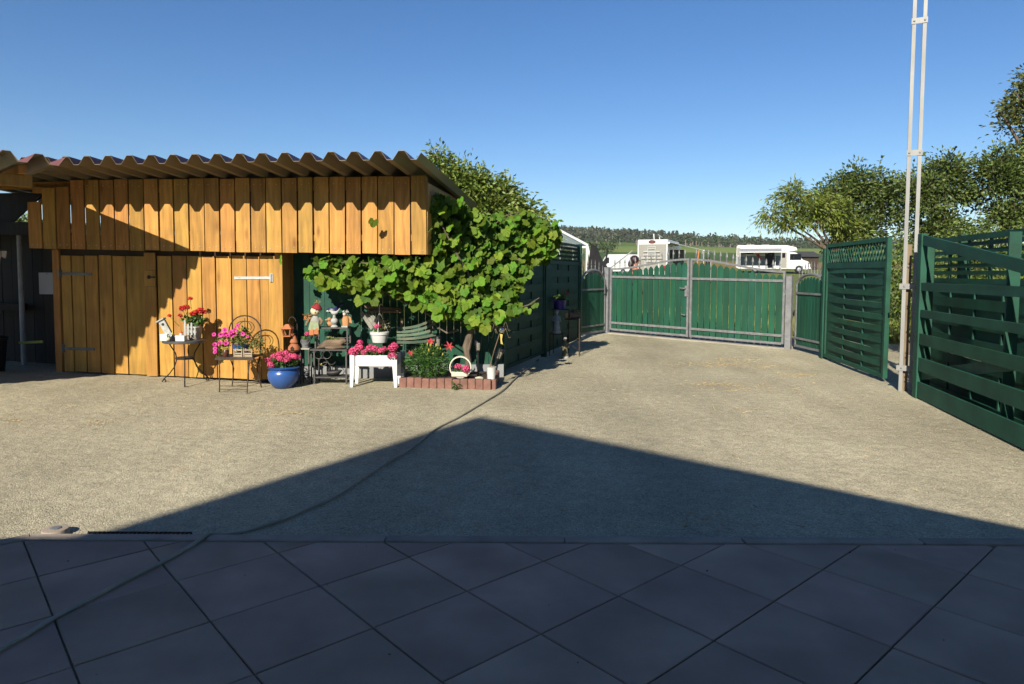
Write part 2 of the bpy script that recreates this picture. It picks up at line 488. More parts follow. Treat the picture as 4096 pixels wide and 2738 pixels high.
def sheet(name, xs, ys, dz, mat, rough=0.0):
    X, Y = np.meshgrid(xs, ys, indexing='ij')
    Z = gz(X, Y) + dz
    if rough:
        Z = Z + rough * (np.sin(X * 2.1 + Y * 1.3) + np.sin(X * 0.9 - Y * 1.7 + 1) + np.sin(3.7 * X + 0.5) * np.sin(2.9 * Y)) / 3
    V = np.stack([X, Y, Z], -1).reshape(-1, 3)
    ny = len(ys)
    i, j = np.meshgrid(np.arange(len(xs) - 1), np.arange(ny - 1), indexing='ij')
    a = (i * ny + j).ravel()
    F = np.stack([a, a + ny, a + ny + 1, a + 1], 1)
    me = fastmesh(name, V, F, mat)
    me.polygons.foreach_set('use_smooth', [True] * len(F))
    return obj(name, me, kind='structure')
sheet('field', np.concatenate([np.linspace(-900, -60, 29), np.linspace(-50, 60, 45), np.linspace(70, 1000, 32)]), np.concatenate([np.linspace(-80, 60, 57), np.linspace(65, 400, 68), np.linspace(410, 1600, 61)]), -0.03, field_mat())
sheet('gravel_yard', np.linspace(-16, 8.2, 122), np.linspace(-20, 17.2, 187), 0.0, GRAVEL, rough=0.008)

# loose stones lying on the yard, denser close to the terrace
def pebbles():
    n = 52000
    y = 3.78 + (rng.random(n) ** 1.6) * 6.2
    x = (rng.random(n) * 2 - 1) * (y * 0.86)
    ok = (x > -0.95 * y) & (x < 0.86 * y)
    x = x[ok]; y = y[ok]; n = len(x)
    s = rng.uniform(0.002, 0.0048, n) * rng.choice([1, 1, 1, 1.5], n)
    z = gz(x, y) + 0.008 * (np.sin(x * 2.1 + y * 1.3) + np.sin(x * 0.9 - y * 1.7 + 1) + np.sin(3.7 * x + 0.5) * np.sin(2.9 * y)) / 3
    base = np.array([[1, 0, 0], [0, 1, 0], [-1, 0, 0], [0, -1, 0], [0, 0, 0.75]], float)
    V = base[None] * s[:, None, None] * rng.uniform(0.6, 1.4, (n, 5, 3))
    a = rng.random(n) * 6.28; c, t = np.cos(a), np.sin(a)
    Vx = V[..., 0] * c[:, None] - V[..., 1] * t[:, None]; Vy = V[..., 0] * t[:, None] + V[..., 1] * c[:, None]
    V = np.stack([Vx + x[:, None], Vy + y[:, None], V[..., 2] + z[:, None]], -1).reshape(-1, 3)
    F = (np.arange(n)[:, None, None] * 5 + np.array([[0, 1, 4], [1, 2, 4], [2, 3, 4], [3, 0, 4]])[None]).reshape(-1, 3)
    me = fastmesh('loose_stones', V, F, M('pebble', (0.46, 0.40, 0.285), 0.85, 0.05, island=0.32, hue=0.02))
    o = obj('loose_stones', me, kind='stuff')
    tag(o, 'loose grey and beige gravel stones scattered over the yard', 'gravel')
pebbles()

# ------------------------------------------------------------------ paved terrace: slabs laid on the diagonal, kerb
KY = 3.655
def clip(poly, nx, ny, d):
    out = []
    for i in range(len(poly)):
        a = poly[i]; b = poly[(i + 1) % len(poly)]
        da = a[0] * nx + a[1] * ny - d; db = b[0] * nx + b[1] * ny - d
        if da <= 0: out.append(a)
        if da * db < 0:
            t = da / (da - db); out.append((a[0] + (b[0] - a[0]) * t, a[1] + (b[1] - a[1]) * t))
    return out
def slab_mat():
    m = M('slab_concrete', (0.50, 0.34, 0.245), 0.88, 0.2, 2.6, bump=0.0015, bscale=190, rand=0.12, hue=0.005, spec=0.25, dirt=0.5, dirtcol=(0.34, 0.235, 0.175))
    return m
SLAB = slab_mat()
ter = obj('terrace', MB().box(-7.5, 7.5, -3.4, KY - 0.004, -0.35, -0.035).mesh('terrace', M('joint_sand', (0.11, 0.095, 0.08), 0.95, 0.3, 20)), kind='structure')
yaw = R(41.5); ux, uy = math.cos(yaw), math.sin(yaw)
LD = (-0.62, 0.785); LDd = -2.70 * LD[0] + 3.665 * LD[1]       # the terrace edge turns at its left corner
for i in range(-14, 20):
    for j in range(-16, 12):
        g = 0.0035
        cs = [(i + g * 2, j + g * 2), (i + 1 - g * 2, j + g * 2), (i + 1 - g * 2, j + 1 - g * 2), (i + g * 2, j + 1 - g * 2)]
        pl = [(-0.205 + 0.5 * (a * ux - b * uy), 3.09 + 0.5 * (a * uy + b * ux)) for a, b in cs]
        pl = clip(pl, 0, 1, KY - 0.006)
        if len(pl) >= 3: pl = clip(pl, LD[0], LD[1], LDd - 0.006)
        if len(pl) < 3: continue
        cx = sum(p[0] for p in pl) / len(pl); cy = sum(p[1] for p in pl) / len(pl)
        if cy < 0.9 or abs(cx) > 0.9 * cy + 0.9: continue
        area = abs(sum(pl[k][0] * pl[(k + 1) % len(pl)][1] - pl[(k + 1) % len(pl)][0] * pl[k][1] for k in range(len(pl)))) / 2
        if area < 0.0015: continue
        dz = random.uniform(-0.0022, 0.0022)
        loc = [(p[0] - cx, p[1] - cy) for p in pl]
        inn = [(p[0] * 0.985, p[1] * 0.985) for p in loc]
        n = len(loc)
        vs = [(*p, -0.05) for p in loc] + [(*p, -0.0035) for p in loc] + [(*p, 0.0) for p in inn]
        fs = [tuple(range(2 * n, 3 * n))] + [(k, (k + 1) % n, n + (k + 1) % n, n + k) for k in range(n)] + [(n + k, n + (k + 1) % n, 2 * n + (k + 1) % n, 2 * n + k) for k in range(n)]
        obj('paving_slab', MB().add(vs, fs).mesh('paving_slab', SLAB), ter, (cx, cy, dz))
KERB = M('kerb_concrete', (0.38, 0.31, 0.24), 0.9, 0.2, 5, bump=0.002, bscale=120, rand=0.1)
x = -2.70
while x < 4.3:
    obj('kerb_stone', MB().box(0.002, 0.996, 0, 0.075, -0.25, 0.012, jit=0.0012).mesh('kerb_stone', KERB, bevel=0.006), ter, (x, KY, 0))
    x += 1.0
MBk = MB().beam((-2.70, 3.70, -0.12), (-3.70, 2.91, -0.12), 0.075, 0.26)
MBk.build('kerb_stone', KERB, ter, bevel=0.006)
pf = root('post_foot', 'round grey concrete post foot at the left terrace corner', 'post foot', (-2.62, 3.79, -0.035))
MB().lathe([(0.07, 0), (0.07, 0.04), (0.066, 0.05), (0.05, 0.052)], n=20).build('block', KERB, pf, smooth=True)
MB().lathe([(0.03, 0.052), (0.03, 0.056), (0.018, 0.058)], n=10).build('socket', M('galvanised', (0.225, 0.23, 0.235), 0.6, 0.22, 14, metal=0.15, rand=0.05), pf)
dg = root('drain_grate', 'black ribbed drain grate along the terrace kerb', 'drain', (-2.44, 3.768, -0.012))
BLK = M('black_plastic', (0.012, 0.012, 0.014), 0.5, 0.2, 20)
MB().box(0, 0.60, -0.034, -0.028, -0.02, 0.004).box(0, 0.60, 0.028, 0.034, -0.02, 0.008).build('frame', BLK, dg)
for k in range(24):
    MB().box(0.012 + k * 0.025, 0.022 + k * 0.025, -0.028, 0.028, -0.006, 0.006).build('bar', BLK, dg)

# ------------------------------------------------------------------ the barn behind the viewer (its gable throws the big shadow)
PH = R(42.5); HU = (math.cos(PH), math.sin(PH))
ba = root('barn', 'plastered gabled barn whose shadow falls over the terrace', 'barn', (-5.355, -6.885, 0), PH)
m_, za = 0.618, 8.5
w = 8.6
MB().prism([(-w, -0.3), (w, -0.3), (w, za - 0.25 - m_ * w), (0, za - 0.25), (-w, za - 0.25 - m_ * w)], -10.0, 'y', -0.45).build('wall', M('barn_plaster', (0.86, 0.72, 0.52), 0.9, 0.15, 1.5), ba)
RT = M('barn_tiles', (0.20, 0.075, 0.045), 0.8, 0.3, 12)
for sgn in (-1, 1):
    a = Vector((0, 0, za)); b = Vector((sgn * 9.15, 0, za - m_ * 9.15))
    vs = [a, b, b + Vector((0, -11, 0)), a + Vector((0, -11, 0))]
    vs += [v - Vector((0, 0, 0.18)) for v in vs]
    MB().add(vs, [(0, 1, 2, 3), (7, 6, 5, 4), (0, 4, 5, 1), (1, 5, 6, 2), (2, 6, 7, 3), (3, 7, 4, 0)]).build('roof', RT, ba)
dr = MB().box(-1.6, 1.6, -0.449, -0.38, 0, 2.9).build('door', M('barn_door', (0.10, 0.06, 0.035), 0.7, 0.2, 6), ba)
MB().box(1.2, 1.3, -0.38, -0.33, 1.0, 1.2).build('handle', M('dark_iron', (0.035, 0.033, 0.032), 0.55, 0.25, 30, metal=0.5), dr)

# ------------------------------------------------------------------ corrugated sheet profile
def corrug(x0, x1, y0, y1, zf, pitch=0.278, h=0.10, t=0.005, phase=0.0, mats=None, name='corrugated_sheet', parent=None):
    """trapezoid sheet running along y; zf(y) = height of the valleys; separate upper and under faces"""
    q = pitch / 4; xs = []; k = math.floor((x0 - phase) / pitch) - 1
    while phase + k * pitch < x1 + pitch:
        b = phase + k * pitch
        xs += [(b - q * 0.5, 0), (b + q * 0.5, 0), (b + 1.5 * q, h), (b + 2.5 * q, h)]
        k += 1
    pts = []
    for a, b in zip(xs, xs[1:]):
        if b[0] <= x0 or a[0] >= x1: continue
        def at(x): return a[1] + (b[1] - a[1]) * (x - a[0]) / (b[0] - a[0])
        l = max(a[0], x0); r = min(b[0], x1)
        if not pts: pts.append((l, at(l)))
        pts.append((r, at(r)))
    mb = MB(); n = len(pts)
    ys = [y0 + (y1 - y0) * i / 6 for i in range(7)]
    for lay, off in ((0, t), (1, 0.0)):
        mb.cur = lay
        vs = [(x, y, zf(y) + z + off) for y in ys for x, z in pts]
        mb.add(vs, [(i * n + k, i * n + k + 1, (i + 1) * n + k + 1, (i + 1) * n + k) for i in range(6) for k in range(n - 1)])
    mb.cur = 1
    for y in (y0, y1):
        vs = [(x, y, zf(y) + z) for x, z in pts] + [(x, y, zf(y) + z + t) for x, z in pts]
        mb.add(vs, [(k, k + 1, n + k + 1, n + k) for k in range(n - 1)])
    me = bpy.data.meshes.new(name); me.from_pydata(mb.v, [], mb.f)
    for m in mats: me.materials.append(m)
    me.polygons.foreach_set('material_index', mb.m); me.update()
    return obj(name, me, parent)
TOPC = M('sheet_red_brown', (0.10, 0.035, 0.03), 0.42, 0.2, 4, metal=0.0, spec=0.5)
UNDC = M('sheet_underside', (0.235, 0.19, 0.12), 0.42, 0.16, 3, stretch=(1, 0.3, 1), spec=0.5, dirt=0.25, dirtcol=(0.14, 0.12, 0.09))
RUST = M('sheet_old_red', (0.22, 0.075, 0.055), 0.5, 0.25, 5, spec=0.4)

# ------------------------------------------------------------------ wooden shed
SA = (-3.23, 8.92)
sh = root('wooden_shed', 'orange stained board shed with double doors and corrugated roof', 'shed', (SA[0], SA[1], 0), R(-7.0))
ORW = wood_mat('shed_boards', (0.545, 0.275, 0.062), rand=0.17, grain=0.32, knot=0.75)
ORD = wood_mat('shed_doors', (0.525, 0.26, 0.057), rand=0.13, grain=0.26, knot=0.65)
GALV = MATS['galvanised']
def board(name, x0, x1, z0a, z0b, z1a, z1b, y, th, mat, parent):
    """upright sawn board with uneven ends"""
    w = x1 - x0; c = (x0 + x1) / 2
    e = [random.uniform(-0.006, 0.006) for _ in range(4)]
    tl = random.uniform(-0.003, 0.003)
    p = [(-w / 2 + tl, z0a + e[0]), (w / 2 + tl, z0b + e[0]), (w / 2 - tl, z1b + e[1]), (-w / 2 - tl, z1a + e[1])]
    mb = MB().prism(p, th, 'y', 0)
    return obj(name, mb.mesh(name, mat), parent, (c, y + random.uniform(-0.003, 0.003), 0))
nb = 26; x0 = -3.36; wb = (2.19 + 3.36) / nb
for k in range(nb):
    a = x0 + k * wb; b = a + wb
    t0 = (a + 3.36) / 5.55; t1 = (b + 3.36) / 5.55
    top = [2.42, 2.6, 2.62][k] if k < 3 else 2.70
    gp = random.uniform(0.014, 0.028) if k > 3 else 0.026
    board('upper_board', a + gp / 2, b - gp / 2, 1.79 - 0.075 * t0, 1.79 - 0.075 * t1, top, top, -0.145 + random.uniform(-0.004, 0.004), 0.024, ORW, sh)
for z in (1.93, 2.58):
    MB().box(-3.3, 2.15, -0.117, -0.06, z - 0.04, z + 0.04).build('rail', ORD, sh)
MB().box(-1.75, 2.17, -0.117, -0.098, 2.02, 2.53).build('gap_shade', M('dark_brown', (0.06, 0.04, 0.025), 0.9, 0.2, 4), sh)  # dark sheet added behind the gaps, stands in for the shaded interior
MB().box(2.165, 2.19, -0.115, 2.4, 1.72, 2.62).build('side_boarding', ORW, sh)
sc_ = MB()
for k in range(nb):
    for dx in (0.06, 0.155):
        for zz in (1.84 - 0.06 * k / nb, 2.62):
            if k < 3 and zz > 2: continue
            xx = x0 + k * wb + dx + random.uniform(-0.01, 0.01)
            sc_.lathe([(0.0055, 0), (0.005, 0.002)], (0, 0, 0), 6).xf(Matrix.Translation((xx, -0.150, zz + random.uniform(-0.012, 0.012))) @ Matrix.Rotation(R(90), 4, 'X'), len(sc_.v) - 12)
sc_.build('screws', M('screw_steel', (0.75, 0.72, 0.65), 0.35, 0.05, metal=0.6), sh, kind='stuff')
corrug(-4.6, 2.33, -0.97, 2.7, lambda y: 2.765 - 0.06 * (y + 0.97), phase=0.02, mats=[TOPC, UNDC], name='roof_sheet', parent=sh)
for y in (-0.05, 1.2, 2.4):
    MB().box(-4.4, 2.16, y, y + 0.06, 2.60 - 0.06 * (y + 0.97) + 0.06, 2.755 - 0.06 * (y + 0.97)).build('purlin', ORD, sh)
# doors
def zb(x): return 0.045 + 0.05 * (-x / 3.0)
dl = bpy.data.objects.new('door', None); C.objects.link(dl); dl.parent = sh
dr_ = bpy.data.objects.new('door', None); C.objects.link(dr_); dr_.parent = sh
for par, xs in ((dl, [-3.02, -2.856, -2.66, -2.45, -2.245, -2.04, -1.755]), (dr_, [-1.588, -1.365, -1.16, -0.945, -0.74, -0.52, -0.305, -0.115, 0.0, 0.105])):
    for a, b in zip(xs, xs[1:]):
        gp = random.uniform(0.012, 0.024) if b - a > 0.15 else 0.004
        board('board', a + gp / 2, b - gp / 2, zb(a), zb(b), 1.70, 1.695, -0.0, 0.024, ORD, par)
    for z in (0.35, 1.45):
        MB().box(xs[0] + 0.05, xs[-1] - 0.05, 0.028, 0.055, z - 0.06, z + 0.06).build('ledge', ORD, par)
for z0, z1 in ((0.05, 1.283), (1.267, 1.503), (1.484, 1.74)):
    board('cover_board', -1.752, -1.595, z0 + 0.02, z0 + 0.02, z1, z1, -0.03, 0.026, ORD, sh)
def hinge(x, z, L, dirn, mat, par):
    h = MB().beam((x, -0.006, z), (x + dirn * L, -0.006, z - 0.004), 0.008, 0.036).box(x - 0.018, x + 0.022, -0.014, -0.002, z - 0.055, z + 0.055)
    h.tube([(x, -0.018, z - 0.05), (x, -0.018, z + 0.05)], 0.012, 8)
    for q in (0.15, 0.5, 0.85):
        h.lathe([(0.009, 0), (0.006, 0.005)], (0, 0, 0), 6).xf(Matrix.Translation((x + dirn * L * q, -0.01, z)) @ Matrix.Rotation(R(90), 4, 'X'), len(h.v) - 12)
    h.build('hinge', mat, par)
DGALV = M('shade_dark_zinc', (0.20, 0.21, 0.21), 0.5, 0.25, 14, metal=0.6)  # same zinc as the right hinge; shade on the left hinges put into the colour
hinge(-3.02, 1.45, 0.47, 1, DGALV, dl); hinge(-3.01, 0.415, 0.47, 1, DGALV, dl)
ZINC = M('lit_zinc', (0.72, 0.73, 0.70), 0.38, 0.1, 20, metal=0.55)  # lit copy of the same hinge zinc
hinge(0.045, 1.41, 0.52, -1, ZINC, dr_)
lt = MB().lathe([(0.026, 0), (0.026, 0.008), (0.018, 0.012), (0.008, 0.014)], n=12).xf(Matrix.Translation((-1.68, -0.032, 1.41)) @ Matrix.Rotation(R(90), 4, 'X'))
lt.box(-1.69, -1.58, -0.052, -0.042, 1.40, 1.42).build('latch', M('dark_iron', (0.035, 0.033, 0.032)), sh)
# frame, side and back of the shed
for xx in (-3.13, 0.105):
    MB().box(xx, xx + 0.095, -0.01, 0.10, -0.02, 1.78).build('post', ORD, sh)
for k, (ya, yb) in enumerate(((0.105, 0.27), (0.275, 0.44), (0.445, 0.60))):
    MB().box(0.145, 0.17, ya, yb, 0.0, 2.55, jit=0.002).build('side_board', ORD, sh)
MB().box(-3.1, 0.1, 0.03, 0.10, 1.66, 1.95).build('lintel', M('dark_brown', (0.06, 0.04, 0.025)), sh)  # coloured dark to carry the shadow in the gap above the doors
MB().box(-3.2, 0.2, 2.42, 2.48, -0.1, 1.75).box(-1.72, 2.16, 2.42, 2.48, 1.752, 2.6).build('back_wall', M('dark_brown', (0.06, 0.04, 0.025)), sh)
MB().box(-3.12, -3.08, 0.12, 2.4, -0.05, 1.75).build('side_wall', M('dark_brown', (0.06, 0.04, 0.025)), sh)

# ------------------------------------------------------------------ low dark annex left of the shed
an = root('annex', 'dark weathered plank annex left of the orange shed doors', 'annex', (SA[0], SA[1], 0), R(-7.0))
DKW = wood_mat('dark_planks', (0.03, 0.022, 0.017), rand=0.3, grain=0.3, knot=0.3)
for k in range(14):
    board('plank', -3.16 - 0.17 * (k + 1) + 0.004, -3.16 - 0.17 * k - 0.004, 0.0, 0.0, 2.05, 2.05, 0.62, 0.03, DKW, an)
MB().box(-6.2, -3.16, 0.30, 2.5, 2.09, 2.16).build('roof', UNDC, an)
MB().box(-6.2, -3.17, 0.25, 0.30, 2.0, 2.18).build('fascia', DKW, an)
MB().tube([(-4.02, 0.42, 0.02), (-4.02, 0.42, 2.0)], 0.035, 10).build('downpipe', M('grey_pipe', (0.35, 0.35, 0.36), 0.5, 0.15, 8), an, smooth=True)
MB().box(-5.9, -4.1, 0.45, 0.60, 0.9, 1.0).build('shelf', DKW, an)
MB().prism([(-6.2, 2.185), (-4.02, 2.185), (-3.50, 2.60), (-6.2, 2.60)], 0.03, 'y', 0.32).build('gable_board', DKW, an)
pn = root('paper_notice', 'blank pale paper sheet pinned on the dark plank wall', 'notice', (SA[0], SA[1], 0), R(-7.0))
MB().box(-3.90, -3.63, 0.606, 0.609, 1.14, 1.46).build('sheet', M('paper', (0.62, 0.61, 0.64), 0.8, 0.06, 5), pn)
MB().lathe([(0.008, 0), (0.005, 0.006)], n=8).xf(Matrix.Translation((-3.765, 0.606, 1.445)) @ Matrix.Rotation(R(90), 4, 'X')).build('pin', M('dark_iron', (0.035, 0.033, 0.032)), pn)
wb_ = root('rubbish_bin', 'black bin with lid in the shade at the left edge', 'bin', (-7.15, 9.15, gzs(-7.15, 9.15)))
MB().lathe([(0.17, 0), (0.21, 0.42), (0.215, 0.43)], n=18).build('body', BLK, wb_, smooth=True)
MB().lathe([(0.225, 0.432), (0.225, 0.46), (0.12, 0.50), (0.02, 0.505)], n=18).build('lid', BLK, wb_, smooth=True)
# timber stick leaning
st = MB().beam((-6.55, 9.35, 0.5), (-6.95, 9.45, 0.47), 0.02, 0.035).build('broom_handle', M('lime_stick', (0.35, 0.42, 0.08), 0.5, 0.2, 10))
tag(st, 'short lime green stick across the dark annex wall', 'stick')

# ------------------------------------------------------------------ canopy in front of the annex (stands square to the barn)
e1 = Vector((-math.cos(R(47)), -math.sin(R(47)), 0))
cp = root('canopy', 'old red corrugated canopy on orange timber at the left edge', 'canopy', (-4.80, 7.37, 0), math.atan2(e1[1], e1[0]))
# local x = along the eave toward the viewer's left, local y = -e2 (so sheets run along -y)
corrug(0.0, 7.6, -3.2, 0.0, lambda y: 2.615 - 0.01 * y, phase=0.14, mats=[RUST, UNDC], name='roof_sheet', parent=cp)
MB().box(0.28, 7.4, -0.42, -0.32, 2.40, 2.52).build('beam', ORD, cp)
MB().box(0.28, 7.4, -2.6, -2.5, 2.40, 2.52).build('beam', ORD, cp)
for k in range(6):
    MB().box(0.35 + k * 1.35, 0.42 + k * 1.35, -3.1, -0.2, 2.525, 2.612).build('rafter', ORD, cp)
for xx in (2.2, 7.2):
    MB().box(xx, xx + 0.11, -2.6, -2.49, 0, 2.40).build('post', ORD, cp)
MB().beam((1.3, -2.55, 2.42), (2.25, -2.55, 1.75), 0.08, 0.08).build('brace', DKW, cp)
MB().beam((7.25, -0.37, 0), (7.25, -0.37, 2.4), 0.11, 0.11, up=(1, 0, 0)).build('post', ORD, cp)

# ------------------------------------------------------------------ unseen lean-to, added so its eave shades the left terrace corner
lt_ = root('shade_lean_to', 'unseen timber lean-to added to shade the left terrace corner', 'lean-to', (-3.94, -0.53, 0))
MB().box(-6.0, 0.0, -4.2, 0.0, 2.52, 2.60).build('roof', RT, lt_)
for xx in (-5.8, -3.0, -0.25):
    MB().box(xx, xx + 0.12, -0.45, -0.33, -0.05, 2.52).build('post', ORD, lt_)
MB().box(-5.9, -0.1, -4.1, -4.0, -0.05, 2.5).build('back_wall', DKW, lt_)
# ------------------------------------------------------------------ green woven fence panels
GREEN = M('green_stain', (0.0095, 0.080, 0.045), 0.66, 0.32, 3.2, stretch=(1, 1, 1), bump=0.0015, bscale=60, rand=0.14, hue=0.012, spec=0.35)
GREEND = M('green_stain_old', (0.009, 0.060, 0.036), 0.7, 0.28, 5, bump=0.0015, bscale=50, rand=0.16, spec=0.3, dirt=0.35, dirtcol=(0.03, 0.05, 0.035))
def smooth(t):
    t = max(0.0, min(1.0, t)); return t * t * (3 - 2 * t)
def slat_mesh(w, h, bulge, mat, th=0.008, n=6):
    mb = MB()
    for i in range(n):
        pass
    ring = []
    for i in range(n + 1):
        x = w * i / n
        y = -bulge * math.sin(math.pi * i / n) ** 0.6 if 0 < i < n else 0.0
        ring.append([(x, y, 0), (x, y, h), (x, y + th, h), (x, y + th, 0)])
    vs = [v for r in ring for v in r]
    fs = [(i * 4 + k, i * 4 + (k + 1) % 4, (i + 1) * 4 + (k + 1) % 4, (i + 1) * 4 + k) for i in range(n) for k in range(4)] + [(0, 1, 2, 3), (n * 4 + 3, n * 4 + 2, n * 4 + 1, n * 4)]
    mb.add(vs, fs)
    return mb.mesh('slat', mat)
def weave(par, x0, x1, z0, z1, y=0.0, slat=0.105, fr=0.045, dep=0.05, mat=None, lat=0.0, battens=2, slope=0.0):
    """framed panel of woven slats; lat = height of the trellis strip at the top"""
    mat = mat or GREEN
    zz = lambda x: slope * (x - x0)
    MB().box(x0, x0 + fr, y - dep / 2, y + dep / 2, z0, z1).build('stile', mat, par)
    MB().box(x1 - fr, x1, y - dep / 2, y + dep / 2, z0, z1).build('stile', mat, par)
    zt = z1 - lat
    MB().box(x0 + fr, x1 - fr, y - dep / 2 + 0.003, y + dep / 2 - 0.003, z0, z0 + fr).build('rail', mat, par)
    MB().box(x0 + fr, x1 - fr, y - dep / 2 + 0.003, y + dep / 2 - 0.003, z1 - fr, z1).build('rail', mat, par)
    if lat:
        MB().box(x0 + fr, x1 - fr, y - dep / 2 + 0.003, y + dep / 2 - 0.003, zt - fr * 1.5, zt).build('rail', mat, par)
        a, b = x0 + fr, x1 - fr; h = z1 - fr - zt; st_ = 0.105
        k = -h
        while k < (b - a) + h:
            for sg, yy in ((-1, -0.008), (1, 0.008)):
                # line x = a+k .. slanted, clipped to the opening
                p0 = (a + k, zt); p1 = (a + k + sg * h * 0.62, z1 - fr)
                (xa, za_), (xb, zb_) = (p0, p1)
                def cl(xa, za_, xb, zb_):
                    if xa < a: t = (a - xa) / (xb - xa) if xb != xa else 2; za_ += (zb_ - za_) * t; xa = a
                    if xa > b: t = (b - xa) / (xb - xa) if xb != xa else 2; za_ += (zb_ - za_) * t; xa = b
                    return xa, za_
                if (xa < a and xb < a) or (xa > b and xb > b): continue
                xa2, za2 = cl(xa, za_, xb, zb_); xb2, zb2 = cl(xb, zb_, xa, za_)
                if abs(za2 - zb2) < 0.03: continue
                MB().beam((xa2, y + yy, za2), (xb2, y + yy, zb2), 0.026, 0.010, up=(0, 1, 0)).build('trellis_strip', mat, par)
            k += st_
        zt = zt - fr * 1.5
    n = max(1, round((zt - z0 - fr) / slat)); sh_ = (zt - z0 - fr) / n
    w = x1 - x0 - 2 * fr
    fm = slat_mesh(w, sh_ * 1.02, 0.017, mat); bm_ = slat_mesh(w, sh_ * 1.02, -0.014, mat)
    for k in range(n):
        o = obj('slat', fm if k % 2 else bm_, par, (x0 + fr, y - 0.004, z0 + fr + k * sh_))
        o.rotation_euler = (random.uniform(-0.03, 0.03), random.uniform(-0.002, 0.002), 0)
    for k in range(battens):
        xx = x0 + fr + w * (k + 1) / (battens + 1)
        MB().box(xx - 0.016, xx + 0.016, y - 0.013, y + 0.007, z0 + fr, zt).build('batten', mat, par)

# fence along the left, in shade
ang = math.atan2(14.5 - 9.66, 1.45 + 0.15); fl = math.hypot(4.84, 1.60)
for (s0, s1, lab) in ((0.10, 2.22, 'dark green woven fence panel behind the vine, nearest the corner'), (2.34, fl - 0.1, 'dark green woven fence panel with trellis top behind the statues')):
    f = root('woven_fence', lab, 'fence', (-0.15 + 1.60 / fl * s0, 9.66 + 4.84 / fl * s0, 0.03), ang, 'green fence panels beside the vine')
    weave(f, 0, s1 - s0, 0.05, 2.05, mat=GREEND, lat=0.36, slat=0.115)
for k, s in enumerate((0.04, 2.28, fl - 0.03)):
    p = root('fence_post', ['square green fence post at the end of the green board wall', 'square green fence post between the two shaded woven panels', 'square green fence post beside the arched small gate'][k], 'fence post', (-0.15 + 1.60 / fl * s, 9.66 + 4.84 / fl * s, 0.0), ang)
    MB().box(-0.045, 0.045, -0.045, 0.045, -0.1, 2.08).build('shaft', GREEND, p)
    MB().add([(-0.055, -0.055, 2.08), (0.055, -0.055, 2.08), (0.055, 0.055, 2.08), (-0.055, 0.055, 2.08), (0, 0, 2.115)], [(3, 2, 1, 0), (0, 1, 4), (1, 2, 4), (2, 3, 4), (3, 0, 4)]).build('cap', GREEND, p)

# green board wall at the back of the recess
gw = root('green_board_wall', 'green upright board wall on grey plinth behind the plant stands', 'wall', (-3.10, 9.28, 0), math.atan2(0.34, 2.98))
for k in range(30):
    board('board', k * 0.0995 + 0.002, (k + 1) * 0.0995 - 0.002, 0.185, 0.185, 2.5 if k < 21 else 1.75, 2.5 if k < 21 else 1.75, 0.0, 0.02, GREEN, gw)
MB().box(-0.02, 3.0, -0.03, 0.12, -0.1, 0.18).build('plinth', M('plinth_grey', (0.30, 0.31, 0.31), 0.85, 0.12, 4, bump=0.001), gw)
MB().box(0, 2.98, 0.025, 0.06, 0.4, 0.5).box(0, 2.98, 0.025, 0.06, 1.5, 1.6).build('ledge', GREEND, gw)

# ------------------------------------------------------------------ right hand panel with trellis top
a_ = (5.47, 11.70); b_ = (5.17, 9.25)
dx, dy = b_[0] - a_[0], b_[1] - a_[1]; ln = math.hypot(dx, dy); an_ = math.atan2(dy, dx)
f = root('woven_fence', 'sunlit green woven panel with diagonal trellis top beside the tall mast', 'fence', (a_[0], a_[1], 0.02), an_)
weave(f, 0, ln, 0.035, 1.99, lat=0.33, slat=0.082, fr=0.06, dep=0.06)
p = root('fence_post', 'square green post between the arched gate and the sunlit woven panel', 'fence post', (a_[0] - dx / ln * 0.07, a_[1] - dy / ln * 0.07, 0), an_)
MB().box(-0.05, 0.05, -0.05, 0.05, -0.1, 1.93).build('shaft', GREEN, p, bevel=0.004)
MB().box(-0.052, 0.052, -0.052, 0.052, 1.93, 1.94).build('cap', GREEN, p)

# ------------------------------------------------------------------ tall galvanised mast of two channels
ms = root('mast', 'tall twin galvanised channel mast strapped to weathered posts', 'mast', (4.985, 8.56, 0), R(-25))
STEEL = M('mast_zinc', (0.31, 0.31, 0.295), 0.6, 0.16, 10, stretch=(1, 1, 0.2), metal=0.25, spec=0.5, dirt=0.25, dirtcol=(0.22, 0.215, 0.2))
def channel(x):
    t, w, d = 0.004, 0.042, 0.03
    pr = [(-w / 2, 0), (w / 2, 0), (w / 2, d), (w / 2 - t, d), (w / 2 - t, t), (-w / 2 + t, t), (-w / 2 + t, d), (-w / 2, d)]
    mb = MB().prism([(x + q[0], q[1]) for q in pr], 6.75, 'z', -0.15)
    mb.build('channel', STEEL, ms)
channel(0.0); channel(0.115)
for k, z in enumerate((0.30, 1.345, 3.02, 4.64, 6.2)):
    MB().box(-0.055 if k < 2 else -0.03, 0.175 if k < 2 else 0.145, -0.008, -0.002, z - 0.035, z + 0.035).build('strap', STEEL, ms)
    for xx in (0.0, 0.115):
        MB().lathe([(0.012, 0), (0.012, 0.006), (0.006, 0.012)], n=6).xf(Matrix.Translation((xx, -0.008, z)) @ Matrix.Rotation(R(90), 4, 'X')).build('bolt', STEEL, ms)
OLDW = wood_mat('weathered_post', (0.23, 0.165, 0.105), rand=0.15, grain=0.35, knot=0.4)
